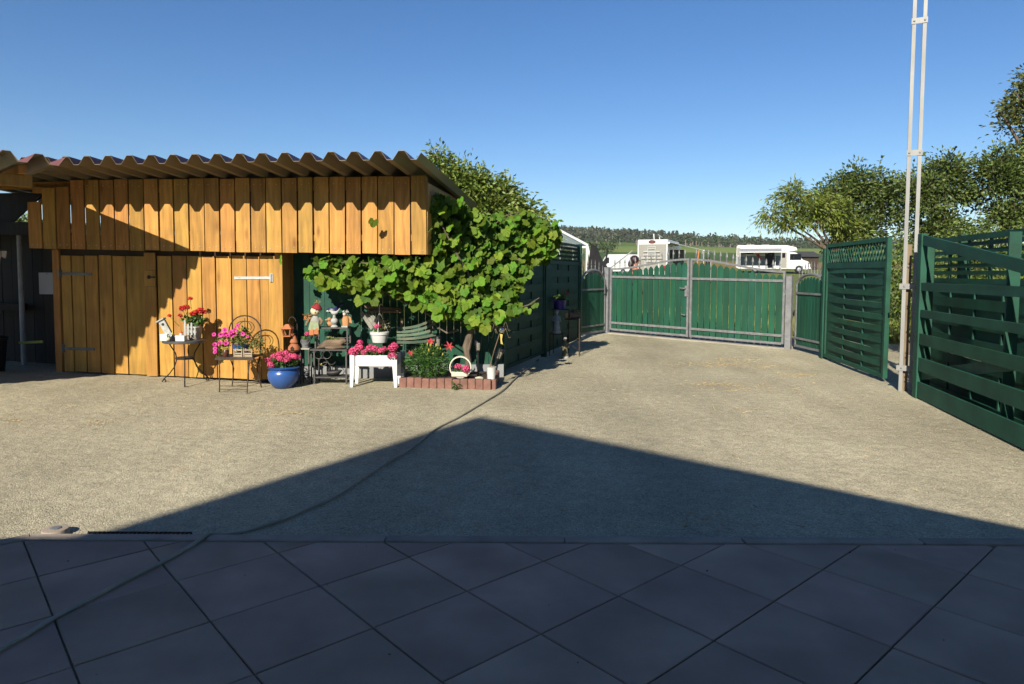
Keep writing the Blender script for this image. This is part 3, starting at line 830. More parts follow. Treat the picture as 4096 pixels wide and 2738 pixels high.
for k, xx in enumerate((0.045, 0.165)):
    wp = root('support_post', ['weathered brown timber post between the two mast channels', 'weathered brown timber post right of the mast channels'][k], 'post', (4.985 + 0.906 * xx + 0.018, 8.56 - 0.423 * xx + 0.055, 0), R(-25))
    MB().box(-0.042, 0.042, 0.0, 0.08, -0.1, 1.88 + 0.02 * k, jit=0.003).build('shaft', OLDW, wp)
    MB().lathe([(0.014, 0), (0.014, 0.006), (0.006, 0.012)], n=6).xf(Matrix.Translation((0, 0, 1.6)) @ Matrix.Rotation(R(90), 4, 'X')).build('bolt', STEEL, wp)
TERRA = M('terracotta', (0.42, 0.145, 0.06), 0.8, 0.2, 9, bump=0.001, rand=0.12, dirt=0.2, dirtcol=(0.2, 0.12, 0.08))
# ------------------------------------------------------------------ big green timber screen at the right edge
sd = Vector((-0.216, -0.976)); bs = root('timber_screen', 'large green timber screen with rails in front of woven panels, right edge', 'screen', (4.93, 8.12, 0), math.atan2(sd[1], sd[0]))
SL = 4.2
def rail(z0, z1, x0=0.07, x1=SL, y0=-0.02, y1=0.012, nm='front_rail'):
    h = (z1 - z0) / 2
    MB().box(x0, x1, y0, y1, -h, h, jit=0.002).build(nm, GREEN, bs, loc=(0, 0, (z0 + z1) / 2))
rail(1.305, 1.40); rail(0.985, 1.075); rail(0.66, 0.79); rail(0.34, 0.50); rail(0.015, 0.205)
MB().beam((0.07, -0.004, 1.905), (SL, -0.004, 1.30), 0.032, 0.115).build('top_rail', GREEN, bs)
MB().beam((0.075, 0.03, 0.29), (2.7, 0.03, 0.80), 0.03, 0.12).build('brace', GREEN, bs)
MB().box(-0.06, 0.07, -0.035, 0.035, -0.1, 1.985, jit=0.003).build('post', GREEN, bs, bevel=0.004)
for xx in (-0.02, 1.98, 3.96):
    MB().box(xx - 0.014, xx + 0.014, 0.036, 0.14, 0.0, 1.93 - 0.02 * xx, jit=0.003).build('divider', GREEN, bs)
for k in range(2):
    q0 = (-0.75, 1.98)[k]; q1 = (1.93, 3.91)[k]
    weave(bs, q0 + 0.03, q1, 0.06, 1.45, y=0.34, slat=0.115, fr=0.05, battens=3)
    for j, z in enumerate((1.52, 1.60, 1.68, 1.76, 1.84)):
        MB().box(q0 + 0.03, q1, 0.33 + 0.012 * (j % 2), 0.342 + 0.012 * (j % 2), z - 0.022, z + 0.022, jit=0.002).build('top_slat', GREEN, bs)
    for xx in np.linspace(q0 + 0.05, q1 - 0.03, 6 - k):
        MB().box(xx - 0.02, xx + 0.02, 0.358, 0.385, 1.40, 1.90).build('top_batten', GREEN, bs)
    MB().box(q0 + 0.03, q1, 0.315, 0.365, 1.885, 1.945).build('cap_rail', GREEN, bs)
for k in range(3):
    MB().box(-0.02 + k * 1.98, 0.06 + k * 1.98, 0.39, 0.47, -0.1, 1.97).build('back_post', GREEN, bs)
bl = MB()
for z in (1.36, 1.33, 1.03, 0.76, 0.70, 0.45, 0.39, 0.12, 1.9, 1.85):
    bl.lathe([(0.008, 0), (0.008, 0.01), (0.004, 0.014)], n=6).xf(Matrix.Translation((-0.02, -0.035, z)) @ Matrix.Rotation(R(90), 4, 'X'), len(bl.v) - 18)
bl.build('bolts', M('dark_iron', (0.035, 0.033, 0.032)), bs, kind='stuff')

# ------------------------------------------------------------------ double gate
GL = (2.20, 15.80); GR = (5.40, 13.00)
gd = Vector((GR[0] - GL[0], GR[1] - GL[1])); glen = gd.length; ga = math.atan2(gd[1], gd[0])
def base(x): return 0.085 - 0.055 * x / glen
def spear_mesh():
    mb = MB().lathe([(0.008, -0.02), (0.008, 0.035), (0.014, 0.04), (0.014, 0.052), (0.009, 0.058), (0.009, 0.066), (0.013, 0.07), (0.013, 0.08), (0.007, 0.085)], n=6)
    st = len(mb.v)
    mb.lathe([(0.006, 0.085), (0.024, 0.118), (0.022, 0.128), (0.004, 0.205), (0.0005, 0.212)], n=4, sy=0.45)
    return mb.mesh('spear', GALV)
SPEAR = spear_mesh()
GGREEN = M('gate_green', (0.0095, 0.086, 0.047), 0.6, 0.25, 7, stretch=(1, 1, 0.25), bump=0.001, bscale=50, rand=0.16, hue=0.012, spec=0.35, dirt=0.4, dirtcol=(0.012, 0.055, 0.035))
def picket(x0, x1, z0, z1, tip, y, par):
    w = x1 - x0
    p = [(-w / 2, z0), (w / 2, z0), (w / 2, z1 - tip), (w * 0.30, z1 - tip * 0.42), (0, z1), (-w * 0.30, z1 - tip * 0.42), (-w / 2, z1 - tip)]
    return obj('board', MB().prism(p, 0.018, 'y', 0).mesh('board', GGREEN), par, ((x0 + x1) / 2, y + random.uniform(-0.002, 0.002), 0), rot=(0, random.uniform(-0.003, 0.003), 0))
def toprail(mid_high, t):
    return 1.50 + 0.235 * smooth(t if mid_high else 1 - t)
def leaf(x0, x1, left, lab):
    g = root('gate_leaf', lab, 'gate', (GL[0], GL[1], 0), ga)
    W = x1 - x0
    xf_ = lambda t: x0 + W * t
    pts = [(xf_(i / 14), 0, base(xf_(i / 14)) + toprail(left, i / 14)) for i in range(15)]
    fr = MB()
    for a, b in zip(pts, pts[1:]):
        fr.beam(a, Vector(b) + (Vector(b) - Vector(a)) * 0.02, 0.04, 0.04)
    fr.build('top_rail', GALV, g)
    hx = x0 if left else x1; mx_ = x1 if left else x0
    MB().beam((hx + (0.02 if left else -0.02), 0, base(hx) + 0.09), (hx + (0.02 if left else -0.02), 0, base(hx) + 1.48), 0.042, 0.042, up=(0, 1, 0)).build('hinge_stile', GALV, g)
    MB().beam((mx_ + (-0.02 if left else 0.02), 0, base(mx_) + 0.07), (mx_ + (-0.02 if left else 0.02), 0, base(mx_) + 1.73), 0.042, 0.042, up=(0, 1, 0)).build('lock_stile', GALV, g)
    for z, h, y in ((0.10, 0.045, 0.0), (0.255, 0.05, -0.024), (1.325, 0.05, -0.024)):
        MB().beam((x0 + (0.042 if y == 0 else 0.0), y, base(x0) + z), (x1 - (0.042 if y == 0 else 0.0), y, base(x1) + z), 0.04 if y == 0 else 0.006, h).build('crossbar', GALV, g)
    n = 14; sp = (W - 0.09) / n
    bo = MB()
    for k in range(n):
        a = x0 + 0.045 + k * sp; c = a + sp / 2; t = (c - x0) / W
        picket(a + 0.009 * random.uniform(0.7, 1.3), a + sp - 0.009 * random.uniform(0.6, 1.3), base(c) + 0.125, base(c) + toprail(left, t) - 0.055, 0.075, -0.006, g)
        obj('spear', SPEAR, g, (c, 0, base(c) + toprail(left, t) + 0.018))
        for z in (0.255, 1.325):
            bo.lathe([(0.009, 0), (0.009, 0.005), (0.004, 0.008)], n=6).xf(Matrix.Translation((c + random.uniform(-0.02, 0.02), -0.027, base(c) + z)) @ Matrix.Rotation(R(90), 4, 'X'), len(bo.v) - 18)
    bo.build('bolts', GALV, g, kind='stuff')
    for z in (0.2, 1.05):
        MB().tube([(hx + (-0.01 if left else 0.01), 0, base(hx) + z), (hx + (-0.01 if left else 0.01), 0, base(hx) + z + 0.12)], 0.018, 8).build('hinge', DGALV, g)
    return g
gl_ = leaf(0.13, 2.11, True, 'left leaf of the green board driveway gate with spear tops')
gr_ = leaf(2.145, 4.13, False, 'right leaf of the green board driveway gate with spear tops')
lk = MB().box(2.03, 2.10, -0.04, -0.028, 1.0, 1.23).build('lock_plate', GALV, gl_)
MB().tube([(2.06, -0.04, 1.17), (2.06, -0.075, 1.17), (1.93, -0.075, 1.18)], 0.01, 6).tube([(2.06, -0.04, 0.60), (2.06, -0.07, 0.60), (1.97, -0.07, 0.62)], 0.009, 6).build('handle', GALV, lk)
for x, lab, h in ((0.03, 'square galvanised gate post on the left of the driveway gate', 1.53), (4.21, 'square galvanised gate post on the right of the driveway gate', 1.42)):
    p = root('gate_post', lab, 'gate post', (GL[0] + gd[0] * x / glen, GL[1] + gd[1] * x / glen, base(x)), ga)
    MB().box(-0.055, 0.055, -0.045, 0.065, -0.2, h).build('shaft', M('post_zinc', (0.26, 0.265, 0.27), 0.6, 0.2, 12, metal=0.15, dirt=0.2, dirtcol=(0.2, 0.2, 0.21)), p, bevel=0.006)
    MB().box(-0.058, 0.058, -0.048, 0.068, h, h + 0.012).build('cap', GALV, p)
sill = MB().beam((GL[0] + 0.1, GL[1] - 0.1, 0.075), (GR[0] - 0.05, GR[1] + 0.05, 0.02), 0.22, 0.06).build('gate_sill', M('sill_concrete', (0.42, 0.38, 0.31), 0.9, 0.15, 6), None, kind='structure')

# small arched gates on both sides
def arch_gate(p0, p1, z0, zs, zp, nb, lab, spears=False, below=0.03):
    d = Vector((p1[0] - p0[0], p1[1] - p0[1])); W = d.length
    g = root('arched_gate', lab, 'gate', (p0[0], p0[1], z0), math.atan2(d[1], d[0]))
    az = lambda t: zs + (zp - zs) * math.sqrt(max(0.0, 1 - (2 * t - 1) ** 2))
    pts = [(W * (0.5 - 0.5 * math.cos(math.pi * i / 16)), 0, az(0.5 - 0.5 * math.cos(math.pi * i / 16))) for i in range(17)]
    MB().tube(pts, 0.028, 6).build('arch', GALV, g, smooth=True)
    for xx in (0.0, W):
        MB().beam((xx, 0, 0.06), (xx, 0, zs), 0.04, 0.04, up=(0, 1, 0)).build('stile', GALV, g)
    for z, h, y in ((0.09, 0.04, 0.0), (0.24, 0.04, -0.024), (zs - 0.12, 0.04, -0.024)):
        MB().beam((0.021 if y == 0 else 0, y, z), (W - 0.021 if y == 0 else W, y, z), 0.04 if y == 0 else 0.006, h).build('crossbar', GALV, g)
    sp = (W - 0.05) / nb
    for k in range(nb):
        a = 0.025 + k * sp; t = (a + sp / 2) / W
        picket(a + 0.006, a + sp - 0.006, 0.115, az(t) - 0.02 - below, 0.05, -0.006, g)
        if spears:
            obj('spear', SPEAR, g, (a + sp / 2, 0, az(t) + 0.03))
    return g
ag = arch_gate((1.50, 14.72), (2.16, 15.70), 0.06, 1.18, 1.50, 6, 'small arched gate of dark green boards beside the shaded fence', True)
MB().box(1.10, 1.17, -0.05, -0.02, 0.95, 1.15).tube([(1.13, -0.03, 1.1), (1.13, -0.08, 1.1), (1.02, -0.08, 1.1)], 0.009, 6).build('lock', DGALV, ag)
arch_gate((5.47, 12.92), (5.53, 11.86), 0.03, 1.22, 1.46, 9, 'small arched gate of green boards beside the right gate post', True)
# ------------------------------------------------------------------ plant helpers
def in_poly(x, y, poly):
    c = False; j = len(poly) - 1
    for i in range(len(poly)):
        xi, yi = poly[i]; xj, yj = poly[j]
        if (yi > y) != (yj > y) and x < (xj - xi) * (y - yi) / (yj - yi) + xi:
            c = not c
        j = i
    return c
BARK = M('bark', (0.16, 0.12, 0.085), 0.9, 0.4, 14, stretch=(1, 1, 0.3), bump=0.006, bscale=30)
SOIL = M('soil', (0.05, 0.035, 0.025), 0.95, 0.4, 20, bump=0.004)
LEAFG = M('leaf_geranium', (0.085, 0.17, 0.035), 0.6, 0.1, 20, island=0.4, hue=0.02, trans=0.3)
LEAFL = M('leaf_lily', (0.06, 0.15, 0.022), 0.45, 0.1, 20, island=0.4, hue=0.015, trans=0.25)
LEAFY = M('leaf_petunia', (0.16, 0.20, 0.05), 0.65, 0.1, 20, island=0.45, hue=0.03, trans=0.35)
PINK = M('petal_pink', (0.80, 0.10, 0.24), 0.6, 0.15, 30, island=0.35, rand=0.12, trans=0.25)
RED = M('petal_red', (0.68, 0.012, 0.012), 0.55, 0.15, 30, island=0.35, rand=0.15, trans=0.25)
MAG = M('petal_magenta', (0.74, 0.05, 0.36), 0.55, 0.15, 30, island=0.25, rand=0.15, trans=0.3)
LILY = M('petal_lily', (0.62, 0.06, 0.07), 0.5, 0.15, 30, island=0.2, trans=0.25)
def foliage(name, par, c, rad, n, size, mat, asp=0.9, shell=0.5, up=0.6, droop=0.2):
    u = rand_unit(n) * (rng.random(n) ** shell)[:, None]
    P = np.array(c) + u * np.array(rad)
    V, F = leaf_verts(P, size, asp, 0.2, up, droop)
    return obj(name, fastmesh(name, V, F, mat), par, kind='stuff')
def head_mesh(mat, n=34):
    """umbel of small florets, unit radius"""
    mb = MB()
    for k in range(n):
        z = 1 - (k + 0.5) / n * 1.55; t = k * 2.39996; r = math.sqrt(max(0, 1 - z * z))
        d = Vector((r * math.cos(t), r * math.sin(t), z)) * random.uniform(0.82, 1.08)
        a = d.normalized().orthogonal().normalized(); b = d.normalized().cross(a); s = random.uniform(0.26, 0.36)
        ph = random.uniform(0, 6.28)
        rim = [d + (a * math.cos(ph + q * 1.2566) + b * math.sin(ph + q * 1.2566)) * s + d.normalized() * random.uniform(-0.02, 0.12) for q in range(5)]
        mb.add([d * 0.93] + rim, [(0, 1 + q, 1 + (q + 1) % 5) for q in range(5)])
    me = bpy.data.meshes.new('flower_head'); me.from_pydata(mb.v, [], mb.f); me.materials.append(mat); me.update()
    return me
HEADP = [head_mesh(PINK) for _ in range(3)]; HEADR = [head_mesh(RED) for _ in range(2)]
def heads(par, meshes, spots, stems=True, smat=LEAFG):
    st = MB()
    for (x, y, z, r) in spots:
        obj('flower_head', random.choice(meshes), par, (x, y, z), rot=(random.uniform(-0.5, 0.3), random.uniform(-0.3, 0.3), random.uniform(0, 6)), scale=(r, r, r * random.uniform(0.75, 0.95)))
        st.tube([(x * 0.6, y * 0.6, z - 0.14), (x, y, z - r * 0.2)], 0.003, 4)
    if stems: st.build('stems', smat, par, kind='stuff')

# ------------------------------------------------------------------ grape vine
def vine_leaf_mesh(seed, mat):
    rr = random.Random(seed)
    ang = [0, 22, 40, 58, 80, 104, 128, 150]
    rad = [1.0, 0.88, 0.76, 0.93, 0.80, 0.72, 0.78, 0.58]
    half = [(r * rr.uniform(0.92, 1.08) * math.sin(R(a)), r * math.cos(R(a))) for a, r in zip(ang, rad)]
    pts = [half[0]] + half[1:] + [(0.0, -0.18)] + [(-x * rr.uniform(0.92, 1.08), y) for x, y in half[:0:-1]]
    cup = rr.uniform(0.12, 0.32); fold = rr.uniform(0.05, 0.30)
    vs = [(0, 0, 0)] + [(x * 0.56, y * 0.56 + 0.1, -cup * (x * x + y * y) * 0.35 + fold * abs(x) * 0.5 + rr.uniform(-0.05, 0.05)) for x, y in pts]
    n = len(pts)
    me = bpy.data.meshes.new('leaf'); me.from_pydata(vs, [], [(0, 1 + i, 1 + (i + 1) % n) for i in range(n)]); me.materials.append(mat); me.update()
    return me
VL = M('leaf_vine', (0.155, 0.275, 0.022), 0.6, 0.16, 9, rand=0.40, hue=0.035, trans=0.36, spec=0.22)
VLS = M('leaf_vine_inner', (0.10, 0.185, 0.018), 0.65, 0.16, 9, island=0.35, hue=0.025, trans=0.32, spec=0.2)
VINE = [(-1.14, 1.91), (-1.15, 2.16), (-1.06, 2.42), (-0.99, 2.54), (-0.86, 2.45), (-0.71, 2.47), (-0.52, 2.32), (-0.32, 2.27), (-0.18, 2.35), (0.00, 2.26), (0.15, 2.44), (0.38, 2.29), (0.68, 2.28), (0.73, 2.01), (0.56, 1.67), (0.30, 1.65), (0.21, 1.44), (0.04, 1.17), (0.14, 0.98), (-0.17, 0.88), (-0.41, 0.76), (-0.61, 0.81), (-0.74, 0.92), (-0.92, 0.93), (-1.06, 1.01), (-1.31, 1.09), (-1.56, 1.16), (-1.79, 1.12), (-2.01, 1.15), (-2.30, 1.28), (-2.55, 1.31), (-2.69, 1.45), (-2.61, 1.63), (-2.39, 1.70), (-1.88, 1.71), (-1.11, 1.71)]
def vine_front(x, z=2.0):
    return 8.66 if x < -1.1 else 8.62 + (x + 1.1) / 1.82 * 1.75 * min(1.0, max(0.12, (z - 0.75) / 0.9))
VB = (-0.62, 9.10)
vn = root('grape_vine', 'leafy grape vine climbing over the green wall beside the shed', 'vine', (VB[0], VB[1], 0.1))
def vspot(depth):
    while True:
        x = random.uniform(-2.72, 0.75); z = random.uniform(0.74, 2.56)
        if not in_poly(x, z, VINE): continue
        # thinner on the left where the wall shows through
        if x < -1.25 and random.random() > (0.42 if z < 1.35 else 0.62): continue
        if x < -1.1 and z > 1.69: continue
        if -1.05 < x < -0.1 and z < 0.9 and random.random() < 0.45: continue
        y = vine_front(x, z) + depth
        return Vector((x - VB[0], y - VB[1], z - 0.1))
def leaf_matrix(p, s, jit=0.4):
    nrm = Vector((-0.25 + random.gauss(0, jit), -0.9 + random.gauss(0, jit * 0.7), 0.42 + random.gauss(0, jit))).normalized()
    d = Vector((random.gauss(0, 0.55), -0.25 + random.gauss(0, 0.3), -1.0 + random.gauss(0, 0.35)))
    d = (d - nrm * d.dot(nrm)).normalized()
    sx = d.cross(nrm)
    return Matrix(((sx[0], d[0], nrm[0], 0), (sx[1], d[1], nrm[1], 0), (sx[2], d[2], nrm[2], 0), (0, 0, 0, 1))), s
VLM = [vine_leaf_mesh(k, VL) for k in range(6)]
for k in range(296):
    p = vspot(random.uniform(-0.10, 0.12))
    m, s = leaf_matrix(p, random.uniform(0.115, 0.20))
    o = obj('leaf', random.choice(VLM), vn)
    o.matrix_local = Matrix.Translation(p) @ m @ Matrix.Diagonal((s, s, s, 1))
for (x, y, z) in ((-2.97, 8.62, 1.66), (-1.71, 8.36, 2.13), (0.22, 9.3, 0.99), (0.33, 9.35, 1.07)):
    m, s = leaf_matrix(Vector(), 0.14, 0.3)
    o = obj('leaf', random.choice(VLM), vn)
    o.matrix_local = Matrix.Translation((x - VB[0], y - VB[1], z - 0.1)) @ m @ Matrix.Diagonal((s, s, s, 1))
# inner leaves behind the front layer, joined
V_, F_ = [], []
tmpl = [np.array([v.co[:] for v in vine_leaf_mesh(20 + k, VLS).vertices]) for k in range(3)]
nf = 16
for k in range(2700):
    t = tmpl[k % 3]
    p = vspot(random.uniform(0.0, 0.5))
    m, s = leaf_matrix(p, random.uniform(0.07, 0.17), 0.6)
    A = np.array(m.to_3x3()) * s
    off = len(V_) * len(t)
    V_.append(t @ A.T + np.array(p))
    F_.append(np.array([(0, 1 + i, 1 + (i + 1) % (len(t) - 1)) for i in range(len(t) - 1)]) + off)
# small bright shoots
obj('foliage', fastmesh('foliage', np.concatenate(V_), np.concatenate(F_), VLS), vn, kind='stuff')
tr = MB()
tr.tube([(0.0, 0, -0.02), (0.03, 0.02, 0.2), (-0.01, 0.03, 0.38), (0.05, 0.05, 0.58), (0.02, 0.02, 0.8), (0.08, 0.05, 1.1), (0.0, 0.0, 1.45)], [0.05, 0.042, 0.045, 0.04, 0.045, 0.03, 0.02], 8)
tr.tube([(0.01, 0.02, 0.3), (0.06, 0.06, 0.55), (0.12, 0.15, 0.75), (0.3, 0.35, 1.1), (0.6, 0.6, 1.5), (1.0, 1.0, 1.8)], [0.035, 0.03, 0.028, 0.025, 0.018, 0.01], 7)
tr.build('trunk', BARK, vn, smooth=True)
cn = MB()
for pts in ([(0.02, 0.02, 0.8), (-0.2, 0.0, 0.82), (-0.42, -0.05, 0.78), (-0.75, -0.1, 0.95), (-1.3, -0.2, 1.25), (-1.9, -0.25, 1.35)], [(0.05, 0.04, 1.1), (-0.3, -0.2, 1.35), (-0.9, -0.3, 1.5), (-1.6, -0.35, 1.52)], [(0, 0, 1.4), (-0.2, -0.2, 1.8), (-0.4, -0.3, 2.2), (-0.42, -0.5, 2.42)], [(0.05, 0.05, 1.1), (0.4, 0.4, 1.6), (0.7, 0.9, 2.0), (1.25, 1.2, 2.1)], [(0, 0, 1.4), (0.2, 0.3, 1.9), (0.5, 0.6, 2.2), (0.78, 0.9, 2.3)], [(0.2, 0.2, 0.95), (0.6, 0.2, 0.86), (0.85, 0.2, 0.95), (1.0, 0.25, 1.05)], [(-0.1, -0.1, 0.62), (-0.25, -0.1, 0.58), (-0.4, -0.05, 0.66), (-0.5, 0.0, 0.85)]):
    cn.tube(pts, [0.018 * (1 - 0.75 * i / (len(pts) - 1)) for i in range(len(pts))], 6)
cn.build('canes', BARK, vn, smooth=True)

# ------------------------------------------------------------------ brick edged bed under the vine
bd = root('planting_bed', 'low bed edged with upright red brown palisade stones under the vine', 'planting bed', (-1.46, 8.70, 0))
PAL = M('palisade_stone', (0.235, 0.115, 0.085), 0.88, 0.22, 14, bump=0.002, bscale=80, rand=0.12, dirt=0.25, dirtcol=(0.30, 0.24, 0.19))
pal = MB().box(-0.048, 0.048, -0.035, 0.035, -0.05, 0.125).mesh('palisade_stone', PAL, bevel=0.008)
dx = 1.20 / 12
for k in range(12):
    obj('palisade_stone', pal, bd, (0.05 + k * dx, -0.012 * k - 0.01 + random.uniform(-0.004, 0.004), random.uniform(-0.008, 0.006)), rz=-0.12 + random.uniform(-0.02, 0.02))
for k in range(8):
    obj('palisade_stone', pal, bd, (1.225 + 0.004 * k, -0.09 + 0.10 * k, random.uniform(-0.006, 0.006)), rz=R(88))
MB().prism([(0.0, 0.03), (1.20, -0.10), (1.22, 0.75), (0.0, 0.62)], 0.16, 'z', -0.06).build('soil', SOIL, bd)
ly = root('lily_plant', 'bushy lily with narrow leaves, buds and pink red blooms', 'plant', (-1.13, 8.90, 0.10))
u = rand_unit(1500) * (rng.random(1500) ** 0.4)[:, None]
P = np.array((0, 0, 0.17)) + u * np.array((0.29, 0.17, 0.19)); P[:, 2] += 0.10 * (1 - (P[:, 0] / 0.3) ** 2) * (rng.random(1500))
dd = P - np.array((0, 0, 0.0)); dd[:, 2] = np.abs(dd[:, 2]) * 0.3; dd += rand_unit(1500) * 0.18
dd /= np.linalg.norm(dd, axis=1, keepdims=True)
V, F = leaf_verts(P, 0.075, 0.17, 0.3, 0.8, 0.15, dirs=dd)
obj('foliage', fastmesh('foliage', V, F, LEAFL), ly, kind='stuff')
stm = MB()
for k in range(22):
    a = random.uniform(0, 6.28); r = random.uniform(0.02, 0.25)
    x, y = r * math.cos(a), r * math.sin(a) * 0.55; h = random.uniform(0.26, 0.46) * (1.1 - r)
    stm.tube([(x * 0.5, y * 0.5, 0), (x, y, h)], 0.004, 4)
    if k < 16:
        MB().ball((0, 0, 0), 0.011, (0.8, 0.8, 2.2), 6, 5).build('bud', M('lily_bud', (0.42, 0.34, 0.04), 0.5, 0.2, 20, rand=0.35, hue=0.03), ly, loc=(x, y, h + 0.015))
stm.build('stems', LEAFL, ly, kind='stuff')
def lily_bloom(x, y, z, s, ry):
    mb = MB()
    for k in range(6):
        a = k * math.pi / 3
        st_ = len(mb.v)
        mb.add([(0, 0, 0), (0.28, 0.16, 0.22), (0.8, 0.1, 0.30), (1.0, 0, 0.18), (0.8, -0.1, 0.30), (0.28, -0.16, 0.22), (0.5, 0, 0.2)], [(0, 6, 1), (1, 6, 2), (2, 6, 3), (3, 6, 4), (4, 6, 5), (5, 6, 0)])
        mb.xf(Matrix.Rotation(a, 4, 'Z'), st_)
    o = mb.build('bloom', LILY, ly, loc=(x, y, z)); o.scale = (s, s, s); o.rotation_euler = (R(62), ry, 0.3)
lily_bloom(0.30, -0.10, 0.42, 0.075, 0.2); lily_bloom(0.05, -0.02, 0.47, 0.06, -0.4); lily_bloom(-0.20, -0.12, 0.33, 0.05, 0.1)

# ------------------------------------------------------------------ hose across the yard
HOSE = [(-2.028, 2.444), (-2.003, 2.559), (-1.976, 2.669), (-1.956, 2.802), (-1.906, 2.965), (-1.849, 3.170), (-1.777, 3.375), (-1.738, 3.547), (-1.706, 3.687), (-1.666, 3.760), (-1.566, 3.806), (-1.484, 3.884), (-1.386, 4.010), (-1.308, 4.167), (-1.210, 4.360), (-1.131, 4.621), (-1.012, 5.101), (-0.855, 5.616), (-0.713, 6.325), (-0.545, 6.810), (-0.354, 7.487), (-0.121, 8.380), (0.047, 9.352), (0.293, 10.577), (0.423, 11.205)]
pts = [(-2.10, 2.0)] + HOSE
dense = []
for i in range(len(pts) - 1):
    p0 = pts[max(0, i - 1)]; p1 = pts[i]; p2 = pts[i + 1]; p3 = pts[min(len(pts) - 1, i + 2)]
    for k in range(5):
        t = k / 5
        q = [0.5 * ((2 * p1[c]) + (-p0[c] + p2[c]) * t + (2 * p0[c] - 5 * p1[c] + 4 * p2[c] - p3[c]) * t * t + (-p0[c] + 3 * p1[c] - 3 * p2[c] + p3[c]) * t ** 3) for c in (0, 1)]
        z = 0.012 if q[1] < 3.66 else (0.024 if q[1] < 3.74 else max(gzs(q[0], q[1]), -0.02) + 0.014)
        dense.append((q[0], q[1], z))
hz = [d[2] for d in dense]
dense = [(d[0], d[1], sum(hz[max(0, i - 2):i + 3]) / len(hz[max(0, i - 2):i + 3])) for i, d in enumerate(dense)]
ho = root('garden_hose', 'grey green hose lying across terrace, gravel and shadow', 'hose', (0, 0, 0))
MB().tube(dense, 0.0098, 8).build('tube', M('hose_rubber', (0.38, 0.34, 0.25), 0.55, 0.2, 6, spec=0.4), ho, smooth=True)
MB().tube([dense[-1], (0.45, 11.33, 0.02)], 0.017, 8).build('coupling', M('dark_iron', (0.035, 0.033, 0.032)), ho)

# ------------------------------------------------------------------ round bistro table and what stands on it
IRON = MATS['dark_iron']
TX, TY, TZ = -4.25, 8.70, 0.605
gb = lambda x, y: gzs(x, y)
bt = root('bistro_table', 'small round dark iron table with scrolled legs before the shed doors', 'table', (TX, TY, gb(TX, TY)))
tz = TZ - gb(TX, TY)
MB().lathe([(0.25, -0.035), (0.262, -0.03), (0.262, -0.002), (0.255, 0.0)], (0, 0, tz), 32).build('table_top', M('table_slate', (0.085, 0.085, 0.09), 0.45, 0.2, 10), bt, smooth=True)
MB().lathe([(0.105, -0.012), (0.115, -0.012), (0.115, 0.012), (0.105, 0.012)], (0, 0, tz - 0.24), 24).build('ring', IRON, bt)
for a in (-66, 54, 174):
    c, s = math.cos(R(a)), math.sin(R(a))
    prof = [(0.23, tz - 0.03), (0.19, tz - 0.09), (0.13, tz - 0.18), (0.115, tz - 0.26), (0.15, tz - 0.36), (0.23, tz - 0.46), (0.30, tz - 0.52), (0.325, tz - 0.56), (0.315, 0.008), (0.285, 0.012), (0.272, 0.03), (0.285, 0.05), (0.302, 0.04)]
    MB().tube([(r * c, r * s, z) for r, z in prof], 0.008, 6).build('leg', IRON, bt, smooth=True)
TT = TZ + 0.001
WHITE = M('white_paint', (0.75, 0.75, 0.72), 0.5, 0.06, 8, rand=0.04, dirt=0.12, dirtcol=(0.5, 0.48, 0.42))
def geranium_pot(loc, lab, pot_prof, pmat, c, rad, n, spots, meshes, lsize=0.05, cat='potted plant', name='potted_geranium', smat=LEAFG, asp=0.9):
    g = root(name, lab, cat, loc)
    MB().lathe(pot_prof, n=24).build('pot', pmat, g, smooth=True)
    top = pot_prof[-1]
    MB().lathe([(top[0] * 0.9, top[1] - 0.012), (top[0] * 0.5, top[1] - 0.008), (0.005, top[1] - 0.006)], n=14).build('soil', SOIL, g)
    foliage('foliage', g, c, rad, n, lsize, smat, asp)
    heads(g, meshes, spots, smat=smat)
    return g
geranium_pot((TX + 0.10, TY + 0.05, TT), 'red geranium in a pale pot on the round iron table', [(0.075, 0), (0.085, 0.02), (0.10, 0.15), (0.108, 0.155), (0.108, 0.175)], M('stone_pot', (0.46, 0.40, 0.32), 0.7, 0.12, 8), (0.01, 0, 0.25), (0.13, 0.1, 0.09), 260,
             [(-0.03, -0.02, 0.53, 0.032), (-0.13, -0.03, 0.40, 0.042), (-0.07, -0.04, 0.42, 0.042), (0.10, -0.03, 0.37, 0.05), (0.05, -0.06, 0.35, 0.042), (-0.15, -0.05, 0.31, 0.03), (0.14, 0.0, 0.355, 0.035), (-0.29, -0.05, 0.31, 0.026), (0.0, -0.05, 0.34, 0.03)], HEADR, 0.05)
bh = root('bird_house', 'leaning grey white wooden birdhouse left on the round table', 'birdhouse', (TX - 0.07, TY - 0.14, TT))
m_ = Matrix.Translation((-0.06, 0, 0.09)) @ Matrix.Rotation(R(-28), 4, 'Y')
GW = M('whitewash', (0.46, 0.47, 0.44), 0.8, 0.2, 18, dirt=0.4, dirtcol=(0.28, 0.27, 0.25))
MB().box(-0.04, 0.04, -0.02, 0.02, -0.05, 0.19).xf(m_).build('body', GW, bh)
MB().box(-0.058, 0.05, -0.04, 0.032, 0.19, 0.205).xf(m_).build('roof', GW, bh)
MB().lathe([(0.018, 0), (0.018, 0.003)], n=12).xf(m_ @ Matrix.Translation((0.0, -0.021, 0.135)) @ Matrix.Rotation(R(90), 4, 'X')).build('entrance', SOIL, bh)
MB().box(-0.085, 0.005, -0.05, 0.03, 0, 0.075).build('base', GW, bh)
